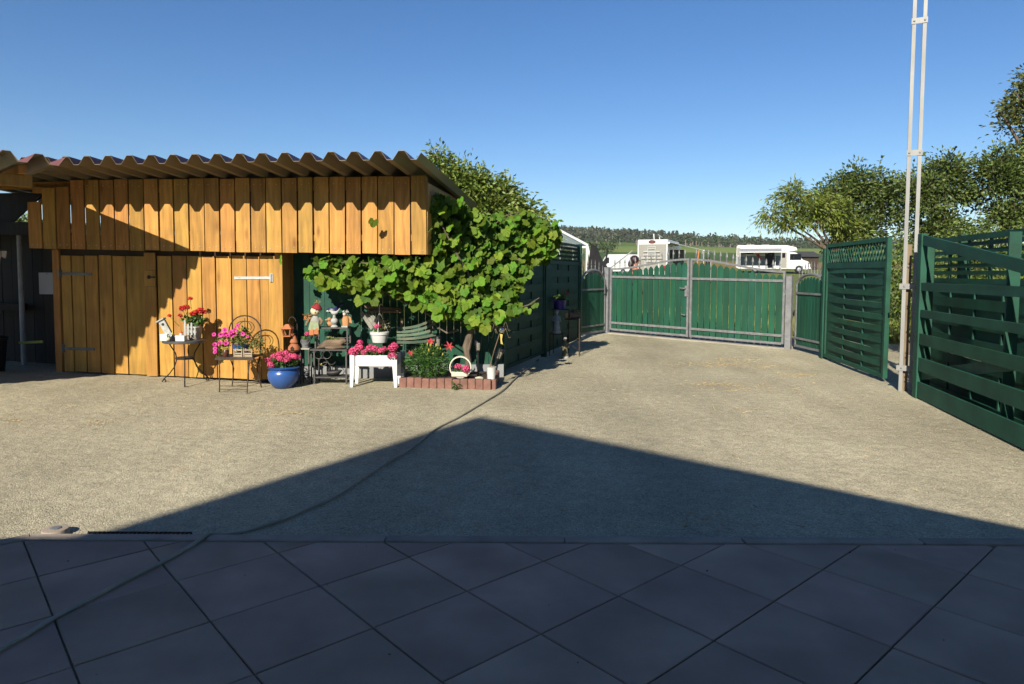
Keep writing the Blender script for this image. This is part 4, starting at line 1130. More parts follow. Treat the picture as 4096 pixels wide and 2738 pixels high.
for k, (ox, oy, w, h, lab) in enumerate(((0.05, -0.19, 0.058, 0.055, 'white square box nearest the rim on the round table'), (-0.17, -0.16, 0.045, 0.07, 'white square box under the leaning birdhouse'))):
    q = root('white_box', lab, 'box', (TX + ox, TY + oy, TT))
    MB().box(-w, w, -0.04, 0.04, 0, h).build('body', WHITE, q, bevel=0.004)
    MB().box(-w * 1.05, w * 1.05, -0.043, 0.043, h, h + 0.018).build('lid', WHITE, q, bevel=0.003)
q = root('garden_gnome', 'tiny orange capped ornament on the white box on the round table', 'ornament', (TX + 0.05, TY - 0.19, TT + 0.075))
MB().lathe([(0.016, 0), (0.022, 0.012), (0.016, 0.03)], n=10).build('body', WHITE, q, smooth=True)
MB().lathe([(0.024, 0.028), (0.02, 0.036), (0.002, 0.052)], n=10).build('cap', M('orange_paint', (0.65, 0.13, 0.04), 0.5), q, smooth=True)
q = root('picket_ornament', 'little white picket fence ornament against the pale pot', 'ornament', (TX + 0.06, TY - 0.10, TT))
for k, h in enumerate((0.27, 0.22, 0.235, 0.17)):
    MB().prism([(-0.011, 0.07 if k else 0.0), (0.011, 0.07 if k else 0.0), (0.011, h - 0.015), (0, h), (-0.011, h - 0.015)], 0.008, 'y', 0).build('picket', GW, q, loc=(-0.005 + k * 0.042, 0, 0))
for z in (0.10, 0.16):
    MB().box(-0.015, 0.14, 0.009, 0.015, z, z + 0.016).build('rail', GW, q)
q = root('bottle', 'small dark bottle between the white boxes on the table', 'bottle', (TX - 0.055, TY - 0.2, TT))
MB().lathe([(0.022, 0), (0.024, 0.01), (0.024, 0.05), (0.010, 0.066), (0.009, 0.085)], n=12).build('glass', M('dark_glass', (0.02, 0.018, 0.03), 0.15, 0.1, 5), q, smooth=True)
MB().lathe([(0.011, 0.0855), (0.011, 0.10), (0.002, 0.125)], n=8).build('stopper', M('yellow_paint', (0.62, 0.48, 0.10), 0.6), q)
q = root('stone_ball', 'cream stone ball with leaves on the round table', 'ornament', (TX - 0.10, TY - 0.215, TT))
MB().ball((0, 0, 0.026), 0.028, (1, 1, 0.93), 12, 8, 0.04).build('ball', M('cream_stone', (0.60, 0.56, 0.42), 0.8, 0.2, 20), q, smooth=True)
foliage('foliage', q, (0, 0.015, 0.05), (0.03, 0.02, 0.012), 14, 0.03, LEAFG, 0.5)

# ------------------------------------------------------------------ iron chair carrying a petunia
CX, CY = -3.415, 8.40
ic = root('iron_chair', 'weathered iron garden chair with arched back used as plant stand', 'chair', (CX, CY, 0))
RUSTY = M('rusty_iron', (0.07, 0.05, 0.036), 0.75, 0.35, 25, metal=0.2, bump=0.001)
MB().tube([(-0.205, 0.15, 0.44), (-0.205, 0.17, 0.70)] + [(-0.205 * math.cos(math.pi * i / 12), 0.18, 0.73 + 0.20 * math.sin(math.pi * i / 12)) for i in range(13)] + [(0.205, 0.17, 0.70), (0.205, 0.15, 0.44)], 0.009, 6).build('back_frame', RUSTY, ic, smooth=True)
sc2 = MB()
for sx in (-1, 1):
    sc2.tube([(sx * (0.02 + 0.10 * math.cos(t)), 0.18, 0.78 + 0.08 * math.sin(t)) for t in np.linspace(-1.2, 3.6, 12)], 0.005, 5)
sc2.tube([(0, 0.18, 0.44), (0, 0.18, 0.90)], 0.005, 5)
sc2.build('scrollwork', RUSTY, ic)
MB().box(-0.225, 0.225, -0.17, 0.17, 0.425, 0.438).box(-0.235, 0.235, -0.18, -0.168, 0.405, 0.432).build('seat', RUSTY, ic)
for sx in (-1, 1):
    MB().tube([(sx * 0.19, -0.16, 0.42), (sx * 0.175, -0.19, 0.25), (sx * 0.17, -0.22, 0.0)], 0.008, 6).build('leg', RUSTY, ic)
    MB().tube([(sx * 0.20, 0.15, 0.43), (sx * 0.15, 0.17, 0.25), (sx * 0.19, 0.20, 0.0)], 0.008, 6).build('leg', RUSTY, ic)
for y, z in ((-0.215, 0.05), (-0.215, 0.09), (0.19, 0.07)):
    MB().tube([(-0.17, y, z), (0.17, y, z)], 0.005, 5).build('stretcher', RUSTY, ic)
BLUE = M('blue_glaze', (0.03, 0.10, 0.33), 0.28, 0.2, 5, spec=0.6, dirt=0.12, dirtcol=(0.10, 0.16, 0.30))
pt = root('potted_petunia', 'trailing magenta petunia in a small blue pot on the chair', 'potted plant', (CX + 0.0, CY + 0.04, 0.439))
MB().lathe([(0.07, 0), (0.085, 0.03), (0.105, 0.12), (0.11, 0.14)], n=20).build('pot', BLUE, pt, smooth=True)
for c, rad, n in (((0.0, -0.02, 0.21), (0.17, 0.14, 0.09), 420), ((-0.20, -0.06, 0.17), (0.10, 0.10, 0.10), 170), ((0.19, 0.0, 0.15), (0.12, 0.1, 0.13), 240), ((-0.22, -0.10, 0.05), (0.05, 0.05, 0.12), 70), ((0.05, -0.11, 0.12), (0.05, 0.04, 0.1), 60), ((0.05, 0.0, 0.31), (0.09, 0.06, 0.06), 90)):
    foliage('foliage', pt, c, rad, n, 0.034, LEAFY, 0.55, 0.5, 0.5, 0.3)
def trumpet():
    mb = MB(); n = 10
    rim = [(math.cos(2 * math.pi * k / n) * (1 + 0.08 * (k % 2)), math.sin(2 * math.pi * k / n) * (1 + 0.08 * (k % 2)), random.uniform(-0.05, 0.08)) for k in range(n)]
    mid = [(x * 0.4, y * 0.4, -0.15) for x, y, z in rim]
    mb.add(rim + mid + [(0, 0, -0.9)], [(k, (k + 1) % n, n + (k + 1) % n, n + k) for k in range(n)] + [(n + k, n + (k + 1) % n, 2 * n) for k in range(n)])
    return mb.mesh('bloom', MAG)
TRU = [trumpet() for _ in range(3)]
for (x, z, s) in ((-0.13, 0.33, 0.034), (-0.055, 0.31, 0.032), (-0.02, 0.33, 0.026), (-0.19, 0.27, 0.03), (-0.13, 0.28, 0.032), (-0.27, 0.275, 0.025), (-0.09, 0.27, 0.028), (0.09, 0.285, 0.026), (0.03, 0.39, 0.022), (-0.20, 0.17, 0.028), (-0.13, 0.165, 0.032), (-0.27, 0.15, 0.028), (-0.265, 0.10, 0.026), (-0.255, 0.06, 0.026), (-0.05, 0.26, 0.022), (0.15, 0.25, 0.018), (-0.02, 0.28, 0.024)):
    obj('bloom', random.choice(TRU), pt, (x, -0.15 + random.uniform(-0.03, 0.03), z), rot=(R(70) + random.uniform(-0.4, 0.4), random.uniform(-0.5, 0.5), 0), scale=(s, s, s))
CRW = wood_mat('crate_wood', (0.44, 0.34, 0.22), rand=0.12, grain=0.25, axis='X')
for k, (ox, lab) in enumerate(((0.04, 'left of two tiny wooden crates on the iron chair'), (0.16, 'right of two tiny wooden crates on the iron chair'))):
    q = root('wooden_crate', lab, 'crate', (CX + ox, CY - 0.12, 0.439), 0.0, 'tiny crates on the chair')
    w, h = 0.048, 0.10
    MB().box(-w, w, -0.03, 0.03, 0, 0.006).build('floor', CRW, q)
    for sx in (-1, 1):
        for sy in (-1, 1):
            MB().box(sx * w - 0.006, sx * w + 0.006, sy * 0.03 - 0.006, sy * 0.03 + 0.006, 0, h).build('corner_post', CRW, q)
    for z in (0.008, 0.034, 0.078):
        MB().box(-w + 0.007, w - 0.007, -0.034, -0.03, z, z + 0.018).build('slat', CRW, q)
    MB().box(-w + 0.01, w - 0.01, -0.026, 0.026, 0.008, 0.055).build('filling', SOIL, q)
    foliage('foliage', q, (0, 0, 0.085), (0.04, 0.025, 0.02), 26, 0.03, LEAFY, 0.6)
q = root('clay_jar', 'small dark striped jar of yellow flowers left on the iron chair', 'jar', (CX - 0.13, CY - 0.11, 0.439))
MB().lathe([(0.03, 0), (0.036, 0.02), (0.036, 0.07), (0.028, 0.085)], n=12).build('jar', M('brown_glaze', (0.10, 0.035, 0.02), 0.3, 0.3, 30), q, smooth=True)
foliage('foliage', q, (0, 0, 0.10), (0.05, 0.03, 0.02), 30, 0.026, M('petal_yellow', (0.55, 0.45, 0.07), 0.6, 0.1, island=0.3, trans=0.2), 0.6)

# ------------------------------------------------------------------ big blue pot of pink geraniums
geranium_pot((-2.945, 8.62, 0.0), 'pink geraniums in a large glazed blue pot on the gravel', [(0.10, 0), (0.125, 0.01), (0.185, 0.10), (0.20, 0.17), (0.192, 0.215), (0.175, 0.235), (0.185, 0.25), (0.205, 0.262), (0.19, 0.27)], BLUE, (0.0, 0, 0.33), (0.20, 0.15, 0.085), 420,
             [(-0.16, -0.08, 0.36, 0.05), (-0.09, -0.07, 0.41, 0.045), (-0.03, -0.06, 0.44, 0.042), (0.05, -0.05, 0.44, 0.052), (0.11, -0.06, 0.42, 0.042), (-0.11, -0.15, 0.31, 0.045), (0.0, -0.13, 0.39, 0.046), (0.08, -0.12, 0.37, 0.048), (0.16, -0.07, 0.41, 0.045), (0.20, -0.02, 0.39, 0.035), (-0.01, 0.02, 0.43, 0.045)], HEADP, 0.06)

# ------------------------------------------------------------------ clay lanterns on a bent hook in front of the recess
hk = root('lantern_hook', 'bent iron hook stake beside the recess holding clay lanterns', 'hook stake', (-2.86, 8.93, 0))
MB().tube([(0, 0, 0), (0, 0, 0.80)] + [(-0.045 + 0.045 * math.cos(t), -0.06, 0.84 + 0.055 * math.sin(t)) for t in np.linspace(0, 3.4, 9)], 0.005, 5).build('rod', RUSTY, hk)
MB().tube([(-0.02, 0, 0.006), (0.02, 0, 0.006)], 0.006, 5).build('foot', RUSTY, hk)
for (x, y, z, s, lab) in ((-2.945, 8.80, 0.655, 1.0, 'open sided clay lantern hanging highest beside the shed recess'), (-2.875, 8.84, 0.435, 1.1, 'rounded clay lantern hanging below the open sided one')):
    q = root('clay_lantern', lab, 'lantern', (x, y, z))
    if s == 1.0:
        for sx in (-1, 1):
            for sy in (-1, 1):
                MB().beam((sx * 0.04, sy * 0.04, 0), (sx * 0.055, sy * 0.055, 0.09), 0.014, 0.014).build('corner', TERRA, q)
        MB().box(-0.05, 0.05, -0.05, 0.05, -0.012, 0.0).build('floor', TERRA, q)
        MB().add([(-0.072, -0.072, 0.09), (0.072, -0.072, 0.09), (0.072, 0.072, 0.09), (-0.072, 0.072, 0.09), (-0.02, -0.02, 0.15), (0.02, -0.02, 0.15), (0.02, 0.02, 0.15), (-0.02, 0.02, 0.15)], [(3, 2, 1, 0), (4, 5, 6, 7), (0, 1, 5, 4), (1, 2, 6, 5), (2, 3, 7, 6), (3, 0, 4, 7)]).build('roof', TERRA, q)
    else:
        MB().lathe([(0.05, 0), (0.08, 0.03), (0.075, 0.07), (0.05, 0.10), (0.03, 0.125)], n=16).build('body', TERRA, q, smooth=True)
        MB().lathe([(0.055, 0.126), (0.03, 0.20), (0.004, 0.245)], n=14).build('roof', TERRA, q, smooth=True)
        MB().prism([(-0.02, 0.03), (0.02, 0.03), (0.022, 0.06), (0, 0.085), (-0.022, 0.06)], 0.01, 'y', -0.084).build('opening', SOIL, q)

# ------------------------------------------------------------------ tiered metal plant stand with ornaments
PS = M('stand_metal', (0.10, 0.095, 0.09), 0.55, 0.25, 20, metal=0.4)
ps = root('plant_stand', 'tiered grey metal plant stand with ring pattern before the green wall', 'plant stand', (-2.43, 8.98, 0))
for x0, x1, y0, y1, z in ((-0.20, 0.245, -0.06, 0.13, 0.755), (-0.24, 0.245, -0.13, 0.13, 0.468), (-0.20, 0.245, -0.11, 0.12, 0.10)):
    MB().box(x0, x1, y0, y1, z - 0.018, z).build('shelf', PS, ps)
for x in (-0.20, 0.225):
    for y, z in ((-0.11, 0.45), (0.12, 0.737)):
        MB().box(x, x + 0.02, y - 0.01, y + 0.01, 0, z).build('leg', PS, ps)
for x in (-0.20, 0.225):
    MB().box(x, x + 0.02, -0.05, -0.03, 0.469, 0.737).build('leg', PS, ps)
for x, z in ((-0.135, 0.395), (-0.02, 0.395), (-0.075, 0.30), (0.04, 0.32)):
    t0, t1 = (0, 6.2832) if x != 0.04 else (3.3, 6.0)
    MB().tube([(x + 0.052 * math.cos(t), -0.115, z + 0.052 * math.sin(t)) for t in np.linspace(t0, t1, 20)], 0.004, 5).build('ring', PS, ps)
for z in (0.52, 0.56, 0.60, 0.64):
    MB().tube([(0.06, 0.125, z), (0.24, 0.125, z)], 0.004, 5).build('bar', PS, ps)
ss = root('side_stand', 'small square metal stand left of the tiered plant stand', 'stand', (-2.745, 8.92, 0))
MB().box(-0.065, 0.065, -0.065, 0.065, 0.465, 0.482).build('top', M('pale_tile', (0.42, 0.38, 0.29), 0.6, 0.15, 12), ss)
for sx in (-1, 1):
    for sy in (-1, 1):
        MB().box(sx * 0.055 - 0.008, sx * 0.055 + 0.008, sy * 0.055 - 0.008, sy * 0.055 + 0.008, 0, 0.465).build('leg', PS, ss)
MB().tube([(-0.055, -0.055, 0.12), (0.055, -0.055, 0.12)], 0.006, 5).build('stretcher', PS, ss)
q = root('zinc_bucket', 'small zinc bucket with one pink bloom on the side stand', 'bucket', (-2.745, 8.92, 0.482))
MB().lathe([(0.045, 0), (0.062, 0.11), (0.066, 0.115)], n=18).build('body', GALV, q, smooth=True)
MB().tube([(0.06 * math.cos(t), -0.02 - 0.05 * math.sin(t), 0.10 - 0.05 * math.sin(t)) for t in np.linspace(0, math.pi, 9)], 0.003, 4).build('handle', GALV, q)
foliage('foliage', q, (0.01, 0, 0.14), (0.04, 0.035, 0.03), 30, 0.035, LEAFG, 0.8)
heads(q, HEADP, [(0.03, -0.02, 0.185, 0.038)])
# scarecrow doll
q = root('scarecrow_doll', 'seated cloth scarecrow doll with red hat on the plant stand', 'doll', (-2.62, 8.95, 0.756))
CL = lambda n, c: M(n, c, 0.9, 0.15, 30, bump=0.001)
MB().lathe([(0.06, 0), (0.075, 0.04), (0.06, 0.11), (0.03, 0.15)], n=14).build('torso', CL('doll_grey', (0.38, 0.37, 0.33)), q, smooth=True)
MB().ball((0.0, -0.01, 0.215), 0.062, (1.0, 0.9, 0.95), 16, 10).build('head', CL('doll_face', (0.72, 0.62, 0.44)), q, smooth=True)
MB().ball((0.012, -0.067, 0.205), 0.009, (1, 1, 1.2), 8, 6).build('nose', M('yellow_paint', (0.62, 0.48, 0.10)), q, smooth=True)
for sx in (0.0, 0.028):
    MB().ball((sx - 0.004, -0.062, 0.228), 0.005, (1, 0.6, 1.3), 6, 5).build('eye', BLK, q)
MB().lathe([(0.072, 0.0), (0.075, 0.012), (0.06, 0.03), (0.035, 0.06), (0.01, 0.075)], (0, 0, 0), 14).xf(Matrix.Translation((0.015, 0, 0.243)) @ Matrix.Rotation(R(16), 4, 'Y')).build('hat', CL('doll_red', (0.32, 0.025, 0.03)), q, smooth=True)
foliage('pompom', q, (0.03, 0, 0.335), (0.035, 0.03, 0.03), 60, 0.03, M('straw', (0.42, 0.31, 0.13), 0.8, 0.2, island=0.3), 0.2)
foliage('hair', q, (-0.10, -0.03, 0.15), (0.04, 0.02, 0.035), 50, 0.05, M('orange_straw', (0.62, 0.20, 0.02), 0.7, 0.2, island=0.3), 0.2)
MB().prism([(-0.075, -0.03), (0.07, -0.03), (0.06, 0.07), (-0.045, 0.085)], 0.012, 'y', -0.085).build('apron', CL('doll_apron', (0.33, 0.38, 0.22)), q)
MB().box(-0.06, -0.002, -0.085, -0.05, -0.105, -0.002, jit=0.004).box(0.002, 0.062, -0.085, -0.05, -0.095, -0.002, jit=0.004).build('trousers', CL('doll_trousers', (0.50, 0.19, 0.075)), q, bevel=0.006)
for sx in (-0.035, 0.035):
    MB().ball((sx, -0.085, -0.125), 0.028, (0.8, 1.3, 0.7), 10, 7).build('boot', CL('doll_boot', (0.03, 0.028, 0.025)), q, smooth=True)
MB().tube([(-0.055, 0, 0.12), (-0.10, -0.04, 0.07), (-0.105, -0.07, 0.02)], [0.022, 0.02, 0.017], 8).tube([(0.055, 0, 0.12), (0.10, -0.04, 0.08), (0.09, -0.08, 0.04)], [0.022, 0.02, 0.017], 8).build('arms', CL('doll_sleeve', (0.22, 0.16, 0.10)), q, smooth=True)
# bird on a ball
STN = M('cast_stone', (0.45, 0.46, 0.43), 0.8, 0.15, 18, bump=0.0015, bscale=90)
q = root('bird_ornament', 'grey stone bird perched on a textured ball on the stand', 'ornament', (-2.375, 8.97, 0.756))
MB().lathe([(0.048, 0), (0.05, 0.006), (0.03, 0.028), (0.02, 0.034)], n=16).build('foot', STN, q, smooth=True)
MB().ball((0, 0, 0.08), 0.05, (1, 1, 0.92), 14, 9, 0.03).build('ball', STN, q, smooth=True)
MB().lathe([(0.022, 0.124), (0.026, 0.132), (0.016, 0.142), (0.022, 0.152), (0.014, 0.16)], n=12).build('neck', STN, q, smooth=True)
MB().tube([(-0.068, 0, 0.212), (-0.052, 0, 0.215), (-0.035, 0, 0.21), (-0.015, 0, 0.192), (0.01, 0, 0.187), (0.035, 0, 0.197), (0.055, 0, 0.222), (0.078, 0, 0.25)], [0.003, 0.014, 0.02, 0.029, 0.03, 0.02, 0.009, 0.006], 9).build('bird', STN, q, smooth=True)
q = root('clay_duck', 'small terracotta duck behind the stone bird', 'ornament', (-2.445, 9.03, 0.756))
MB().ball((0, 0, 0.035), 0.05, (1.1, 0.75, 0.7), 14, 9).build('body', M('clay_pale', (0.52, 0.25, 0.10), 0.8, 0.15, 12), q, smooth=True)
MB().ball((-0.01, -0.01, 0.10), 0.03, (1, 0.9, 0.9), 12, 8).tube([(-0.01, 0, 0.05), (-0.01, -0.005, 0.09)], 0.02, 8).build('head', MATS['clay_pale'], q, smooth=True)
MB().tube([(-0.03, -0.02, 0.098), (-0.062, -0.03, 0.09)], [0.012, 0.006], 6).build('beak', MATS['clay_pale'], q, smooth=True)
q = root('clay_figure', 'tan clay figure with grey vine ornament at the right of the stand', 'ornament', (-2.225, 8.98, 0.756))
MB().lathe([(0.042, 0), (0.045, 0.03), (0.05, 0.10), (0.03, 0.15), (0.012, 0.17)], n=8, sy=0.7).build('body', MATS['clay_pale'], q, smooth=True)
MB().ball((-0.01, -0.02, 0.175), 0.024, (1, 1, 1.15), 10, 8).build('head', M('cream_stone', (0.60, 0.56, 0.42)), q, smooth=True)
MB().box(-0.045, 0.035, -0.055, -0.02, 0, 0.02).build('plinth', STN, q)
foliage('ornament_leaves', q, (-0.005, -0.03, 0.21), (0.03, 0.02, 0.03), 30, 0.035, STN, 0.6)
MB().prism([(0.03, 0.07), (0.085, 0.05), (0.07, 0.13), (0.04, 0.15)], 0.012, 'y', 0.0).build('wing', MATS['clay_pale'], q)
# blue bird stake behind
q = root('garden_stake', 'dark blue metal bird stake behind the plant stand', 'ornament', (-2.47, 9.22, 0))
MB().tube([(0, 0, 0), (0, 0, 0.92)], 0.005, 5).build('rod', IRON, q)
MB().ball((0.0, 0, 0.965), 0.05, (1.5, 0.5, 0.8), 12, 8).tube([(0.05, 0, 0.98), (0.12, 0, 1.05), (0.17, 0, 1.06)], [0.03, 0.02, 0.006], 6).build('bird', M('navy_paint', (0.012, 0.022, 0.09), 0.4), q, smooth=True)
MB().ball((-0.045, -0.022, 0.955), 0.022, (1.2, 0.4, 0.7), 8, 6).build('breast', WHITE, q, smooth=True)
MB().tube([(-0.10 + 0.06 * math.cos(t), 0, 0.97 + 0.06 * math.sin(t)) for t in np.linspace(1.0, 3.8, 9)], 0.004, 4).build('wire', IRON, q)
# driftwood planter with houseleeks
DRW = M('driftwood', (0.20, 0.14, 0.09), 0.9, 0.5, 12, stretch=(0.4, 1, 1), bump=0.006, bscale=18)
q = root('driftwood_planter', 'hollow driftwood log planted with houseleeks on the middle shelf', 'planter', (-2.375, 8.93, 0.47))
MB().tube([(-0.22, 0, 0.01), (-0.17, -0.02, 0.03), (-0.10, -0.01, 0.065), (0.0, 0.0, 0.07), (0.09, 0.0, 0.085), (0.14, 0.01, 0.11), (0.165, 0.0, 0.09)], [0.012, 0.03, 0.055, 0.065, 0.06, 0.04, 0.02], 9).tube([(-0.1, -0.04, 0.02), (0.0, -0.07, 0.02), (0.12, -0.06, 0.03), (0.16, -0.05, 0.02)], [0.015, 0.025, 0.02, 0.008], 7).build('log', DRW, q, smooth=True)
hl = M('houseleek', (0.20, 0.23, 0.075), 0.6, 0.15, 20, island=0.4, hue=0.03)
for k in range(9):
    a = random.uniform(0, 6.28)
    n = 18; t = np.arange(n) * 2.4; r = 0.35 + np.arange(n) / n
    P = np.zeros((n, 3)); D = np.stack([np.cos(t) * r, np.sin(t) * r, np.full(n, 0.7)], 1); D /= np.linalg.norm(D, axis=1, keepdims=True)
    V, F = leaf_verts(P, 0.034, 0.45, 0.3, 0.9, 0, D)
    obj('rosette', fastmesh('rosette', V, F, hl), q, (-0.06 + 0.045 * (k % 4) + random.uniform(-0.01, 0.01), -0.03 + 0.035 * (k // 4), 0.125 + random.uniform(-0.01, 0.015)))
# metal swan on the low shelf
q = root('metal_swan', 'dark metal bird planter with yellow beak on the lowest shelf', 'ornament', (-2.40, 8.94, 0.101))
MB().tube([(-0.07, 0, 0.045), (0.0, 0, 0.04), (0.07, 0, 0.05), (0.13, 0, 0.08)], [0.03, 0.045, 0.04, 0.006], 9).build('body', IRON, q, smooth=True)
MB().tube([(-0.05, 0, 0.07), (-0.02, 0, 0.13), (-0.06, 0, 0.185), (-0.11, 0, 0.18), (-0.135, 0, 0.165)], [0.018, 0.012, 0.011, 0.013, 0.009], 7).build('neck', IRON, q, smooth=True)
MB().tube([(-0.135, 0, 0.165), (-0.165, 0, 0.155)], [0.009, 0.002], 6).build('beak', M('yellow_paint', (0.62, 0.48, 0.10)), q)

# ------------------------------------------------------------------ white planter on legs
wp = root('white_planter', 'white painted trough planter on four tapered legs with pink geraniums', 'planter', (-1.79, 8.80, 0))
for x0, x1, y0, y1 in ((-0.285, 0.285, -0.135, -0.118), (-0.285, 0.285, 0.118, 0.135)):
    MB().box(x0, x1, y0, y1, 0.275, 0.415).build('panel', WHITE, wp)
for sx in (-1, 1):
    MB().box(sx * 0.28 - 0.008, sx * 0.28 + 0.008, -0.116, 0.116, 0.275, 0.415).build('panel', WHITE, wp)
    for sy in (-1, 1):
        MB().prism([(sx * 0.305, 0.42), (sx * 0.245, 0.42), (sx * 0.245, 0.27), (sx * 0.268, 0.0), (sx * 0.305, 0.0)], 0.02, 'y', sy * 0.137 - (0.02 if sy < 0 else 0)).build('leg', WHITE, wp)
MB().box(-0.27, 0.27, -0.116, 0.116, 0.28, 0.40).build('soil', SOIL, wp)
foliage('foliage', wp, (0, 0, 0.44), (0.29, 0.13, 0.05), 420, 0.05, LEAFG)
heads(wp, HEADP, [(-0.27, -0.11, 0.455, 0.062), (-0.20, -0.06, 0.51, 0.055), (-0.20, -0.02, 0.575, 0.038), (-0.13, -0.10, 0.45, 0.045), (-0.07, -0.04, 0.495, 0.055), (0.0, -0.06, 0.485, 0.055), (0.09, -0.10, 0.47, 0.05), (0.11, -0.02, 0.48, 0.045), (0.23, -0.08, 0.50, 0.06), (0.245, -0.15, 0.405, 0.062), (0.255, -0.05, 0.535, 0.05)])
# hanging white pot on a wall bracket
q = root('hanging_pot', 'white hanging pot with one pink bloom above the white planter', 'hanging pot', (-1.80, 9.12, 0.535))
MB().lathe([(0.085, 0), (0.095, 0.005), (0.118, 0.11), (0.128, 0.112), (0.130, 0.145), (0.12, 0.148)], n=22).build('pot', WHITE, q, smooth=True)
for a in (0.5, 2.6, 4.7):
    MB().tube([(0.122 * math.cos(a), 0.122 * math.sin(a), 0.14), (0.01 * math.cos(a), 0.01 * math.sin(a), 0.40)], 0.004, 4).build('hanger', WHITE, q)
MB().tube([(0, 0, 0.39), (0, 0, 0.50), (0.01, 0, 0.52), (0.01, 0.08, 0.52), (0.0, 0.18, 0.50)], 0.006, 5).build('hook', WHITE, q)
MB().lathe([(0.112, 0.138), (0.05, 0.145), (0.004, 0.146)], n=14).build('soil', SOIL, q)
foliage('foliage', q, (0, 0, 0.17), (0.10, 0.08, 0.035), 80, 0.035, LEAFG, 0.5)
foliage('dry_stems', q, (0.02, 0, 0.26), (0.09, 0.05, 0.08), 40, 0.06, M('dry_leaf', (0.30, 0.24, 0.10), 0.8, 0.2, island=0.3, trans=0.2), 0.2)
heads(q, HEADP, [(-0.02, -0.07, 0.225, 0.042)])
# bark plank shelf and curved slats on the wall
q = root('bark_plank', 'weathered bark edged plank fixed across the green wall', 'plank', (-1.78, 9.30, 0.97))
MB().tube([(-0.26, 0, 0.05), (-0.12, 0, 0.03), (0.05, 0, 0.01), (0.24, 0, 0.0)], [0.028, 0.034, 0.03, 0.03], 8).build('bark', DRW, q, smooth=True)
MB().box(-0.22, 0.26, -0.06, 0.02, -0.035, -0.012, jit=0.004).build('board', OLDW, q)
q = root('old_leaf_ornament', 'grey weathered driftwood leaves leaning below the bark plank', 'ornament', (-2.0, 9.22, 0.74))
for k in range(4):
    MB().beam((-0.07 + 0.05 * k, 0, 0.20 - 0.02 * k), (0.09 + 0.05 * k, -0.05, -0.02 + 0.03 * k), 0.012, 0.05).build('piece', M('grey_driftwood', (0.26, 0.25, 0.21), 0.85, 0.3, 16, bump=0.003, rand=0.2), q)
q = root('curved_bench_back', 'row of curved weathered green slats against the wall, an old bench back', 'bench back', (-1.32, 9.22, 0.5))
GWS = M('flaking_green', (0.10, 0.145, 0.095), 0.8, 0.35, 12, stretch=(0.3, 1, 1), bump=0.002, rand=0.3, dirt=0.6, dirtcol=(0.30, 0.24, 0.16))
for k in range(5):
    z0 = 0.03 + 0.048 * k
    pts = [(-0.26 + 0.53 * i / 8, -0.02 * math.sin(math.pi * i / 8) * 2, z0 + (0.035 + 0.028 * k) * (i / 8) ** 2.2) for i in range(9)]
    mb = MB()
    for a, b in zip(pts, pts[1:]):
        mb.beam(a, Vector(b) + (Vector(b) - Vector(a)) * 0.03, 0.018, 0.034)
    mb.build('slat', GWS, q)
for x in (-0.2, 0.2):
    MB().box(x - 0.015, x + 0.015, 0.014, 0.03, -0.02, 0.36).build('upright', OLDW, q)
for k, (zz, x0) in enumerate(((0.86, -0.32), (0.70, -0.34))):
    q = MB().box(x0, x0 + 0.26, 9.36, 9.39, zz, zz + 0.045, jit=0.004).build('wall_batten', OLDW)
    tag(q, ['upper weathered batten on the green wall right of the vine trunk', 'lower weathered batten on the green wall right of the vine trunk'][k], 'batten')
# ring planter, torches, gazing ball, white pot
q = root('ring_planter', 'white round ring planter with pink geraniums in the bed', 'planter', (-0.67, 8.74, 0.115))
CREAM = M('cream_enamel', (0.72, 0.66, 0.52), 0.5, 0.12, 10, dirt=0.35, dirtcol=(0.35, 0.26, 0.16))
MB().hoop([(0.130, -0.035), (0.145, -0.035), (0.145, 0.035), (0.130, 0.035)]).xf(Matrix.Translation((0, 0, 0.145)) @ Matrix.Rotation(R(90), 4, 'X')).build('ring', CREAM, q)
MB().box(-0.115, 0.09, -0.055, 0.05, 0.02, 0.085, jit=0.004).build('trough', CREAM, q, bevel=0.008)
foliage('foliage', q, (0.0, 0, 0.11), (0.1, 0.05, 0.03), 70, 0.035, LEAFG)
heads(q, HEADP, [(-0.03, -0.04, 0.155, 0.046), (0.075, -0.06, 0.125, 0.052)])
def torch(loc, top, lab, tilt=0.0):
    q = root('solar_torch', lab, 'garden light', loc, 0.0, 'solar torches in the bed')
    q.rotation_euler = (0, tilt, 0)
    h = top - loc[2]
    MB().tube([(0, 0, 0), (0, 0, h - 0.16)], 0.011, 7).build('stake', BLK, q)
    MB().lathe([(0.012, h - 0.16), (0.03, h - 0.13), (0.043, h - 0.06), (0.046, h - 0.01), (0.04, h)], n=14).build('cage', BLK, q, smooth=True)
    MB().lathe([(0.048, h), (0.048, h + 0.01), (0.02, h + 0.016)], n=14).build('solar_cap', BLK, q)
    for k in range(8):
        MB().tube([(0.046 * math.cos(t), 0.046 * math.sin(t), h - 0.115 + 0.012 * k) for t in np.linspace(-1.9, -1.0, 4)], 0.003, 4).build('slot', M('torch_slot', (0.55, 0.50, 0.38), 0.6), q)
torch((-0.99, 8.98, 0.1), 0.63, 'black solar torch behind the lily')
torch((-0.455, 9.0, 0.1), 0.575, 'black solar torch upright right of the vine trunk')
torch((-0.30, 8.93, 0.1), 0.50, 'black solar torch leaning over the white pot', R(24))
q = root('white_pot', 'tall white pot standing on the corner of the stone edging', 'pot', (-0.265, 8.66, 0.11))
MB().lathe([(0.045, 0), (0.05, 0.004), (0.064, 0.16), (0.068, 0.165), (0.06, 0.165)], n=20).build('pot', M('white_glaze', (0.80, 0.80, 0.78), 0.25, 0.03, 5), q, smooth=True)
MB().lathe([(0.058, 0.155), (0.02, 0.158), (0.003, 0.158)], n=12).build('soil', SOIL, q)
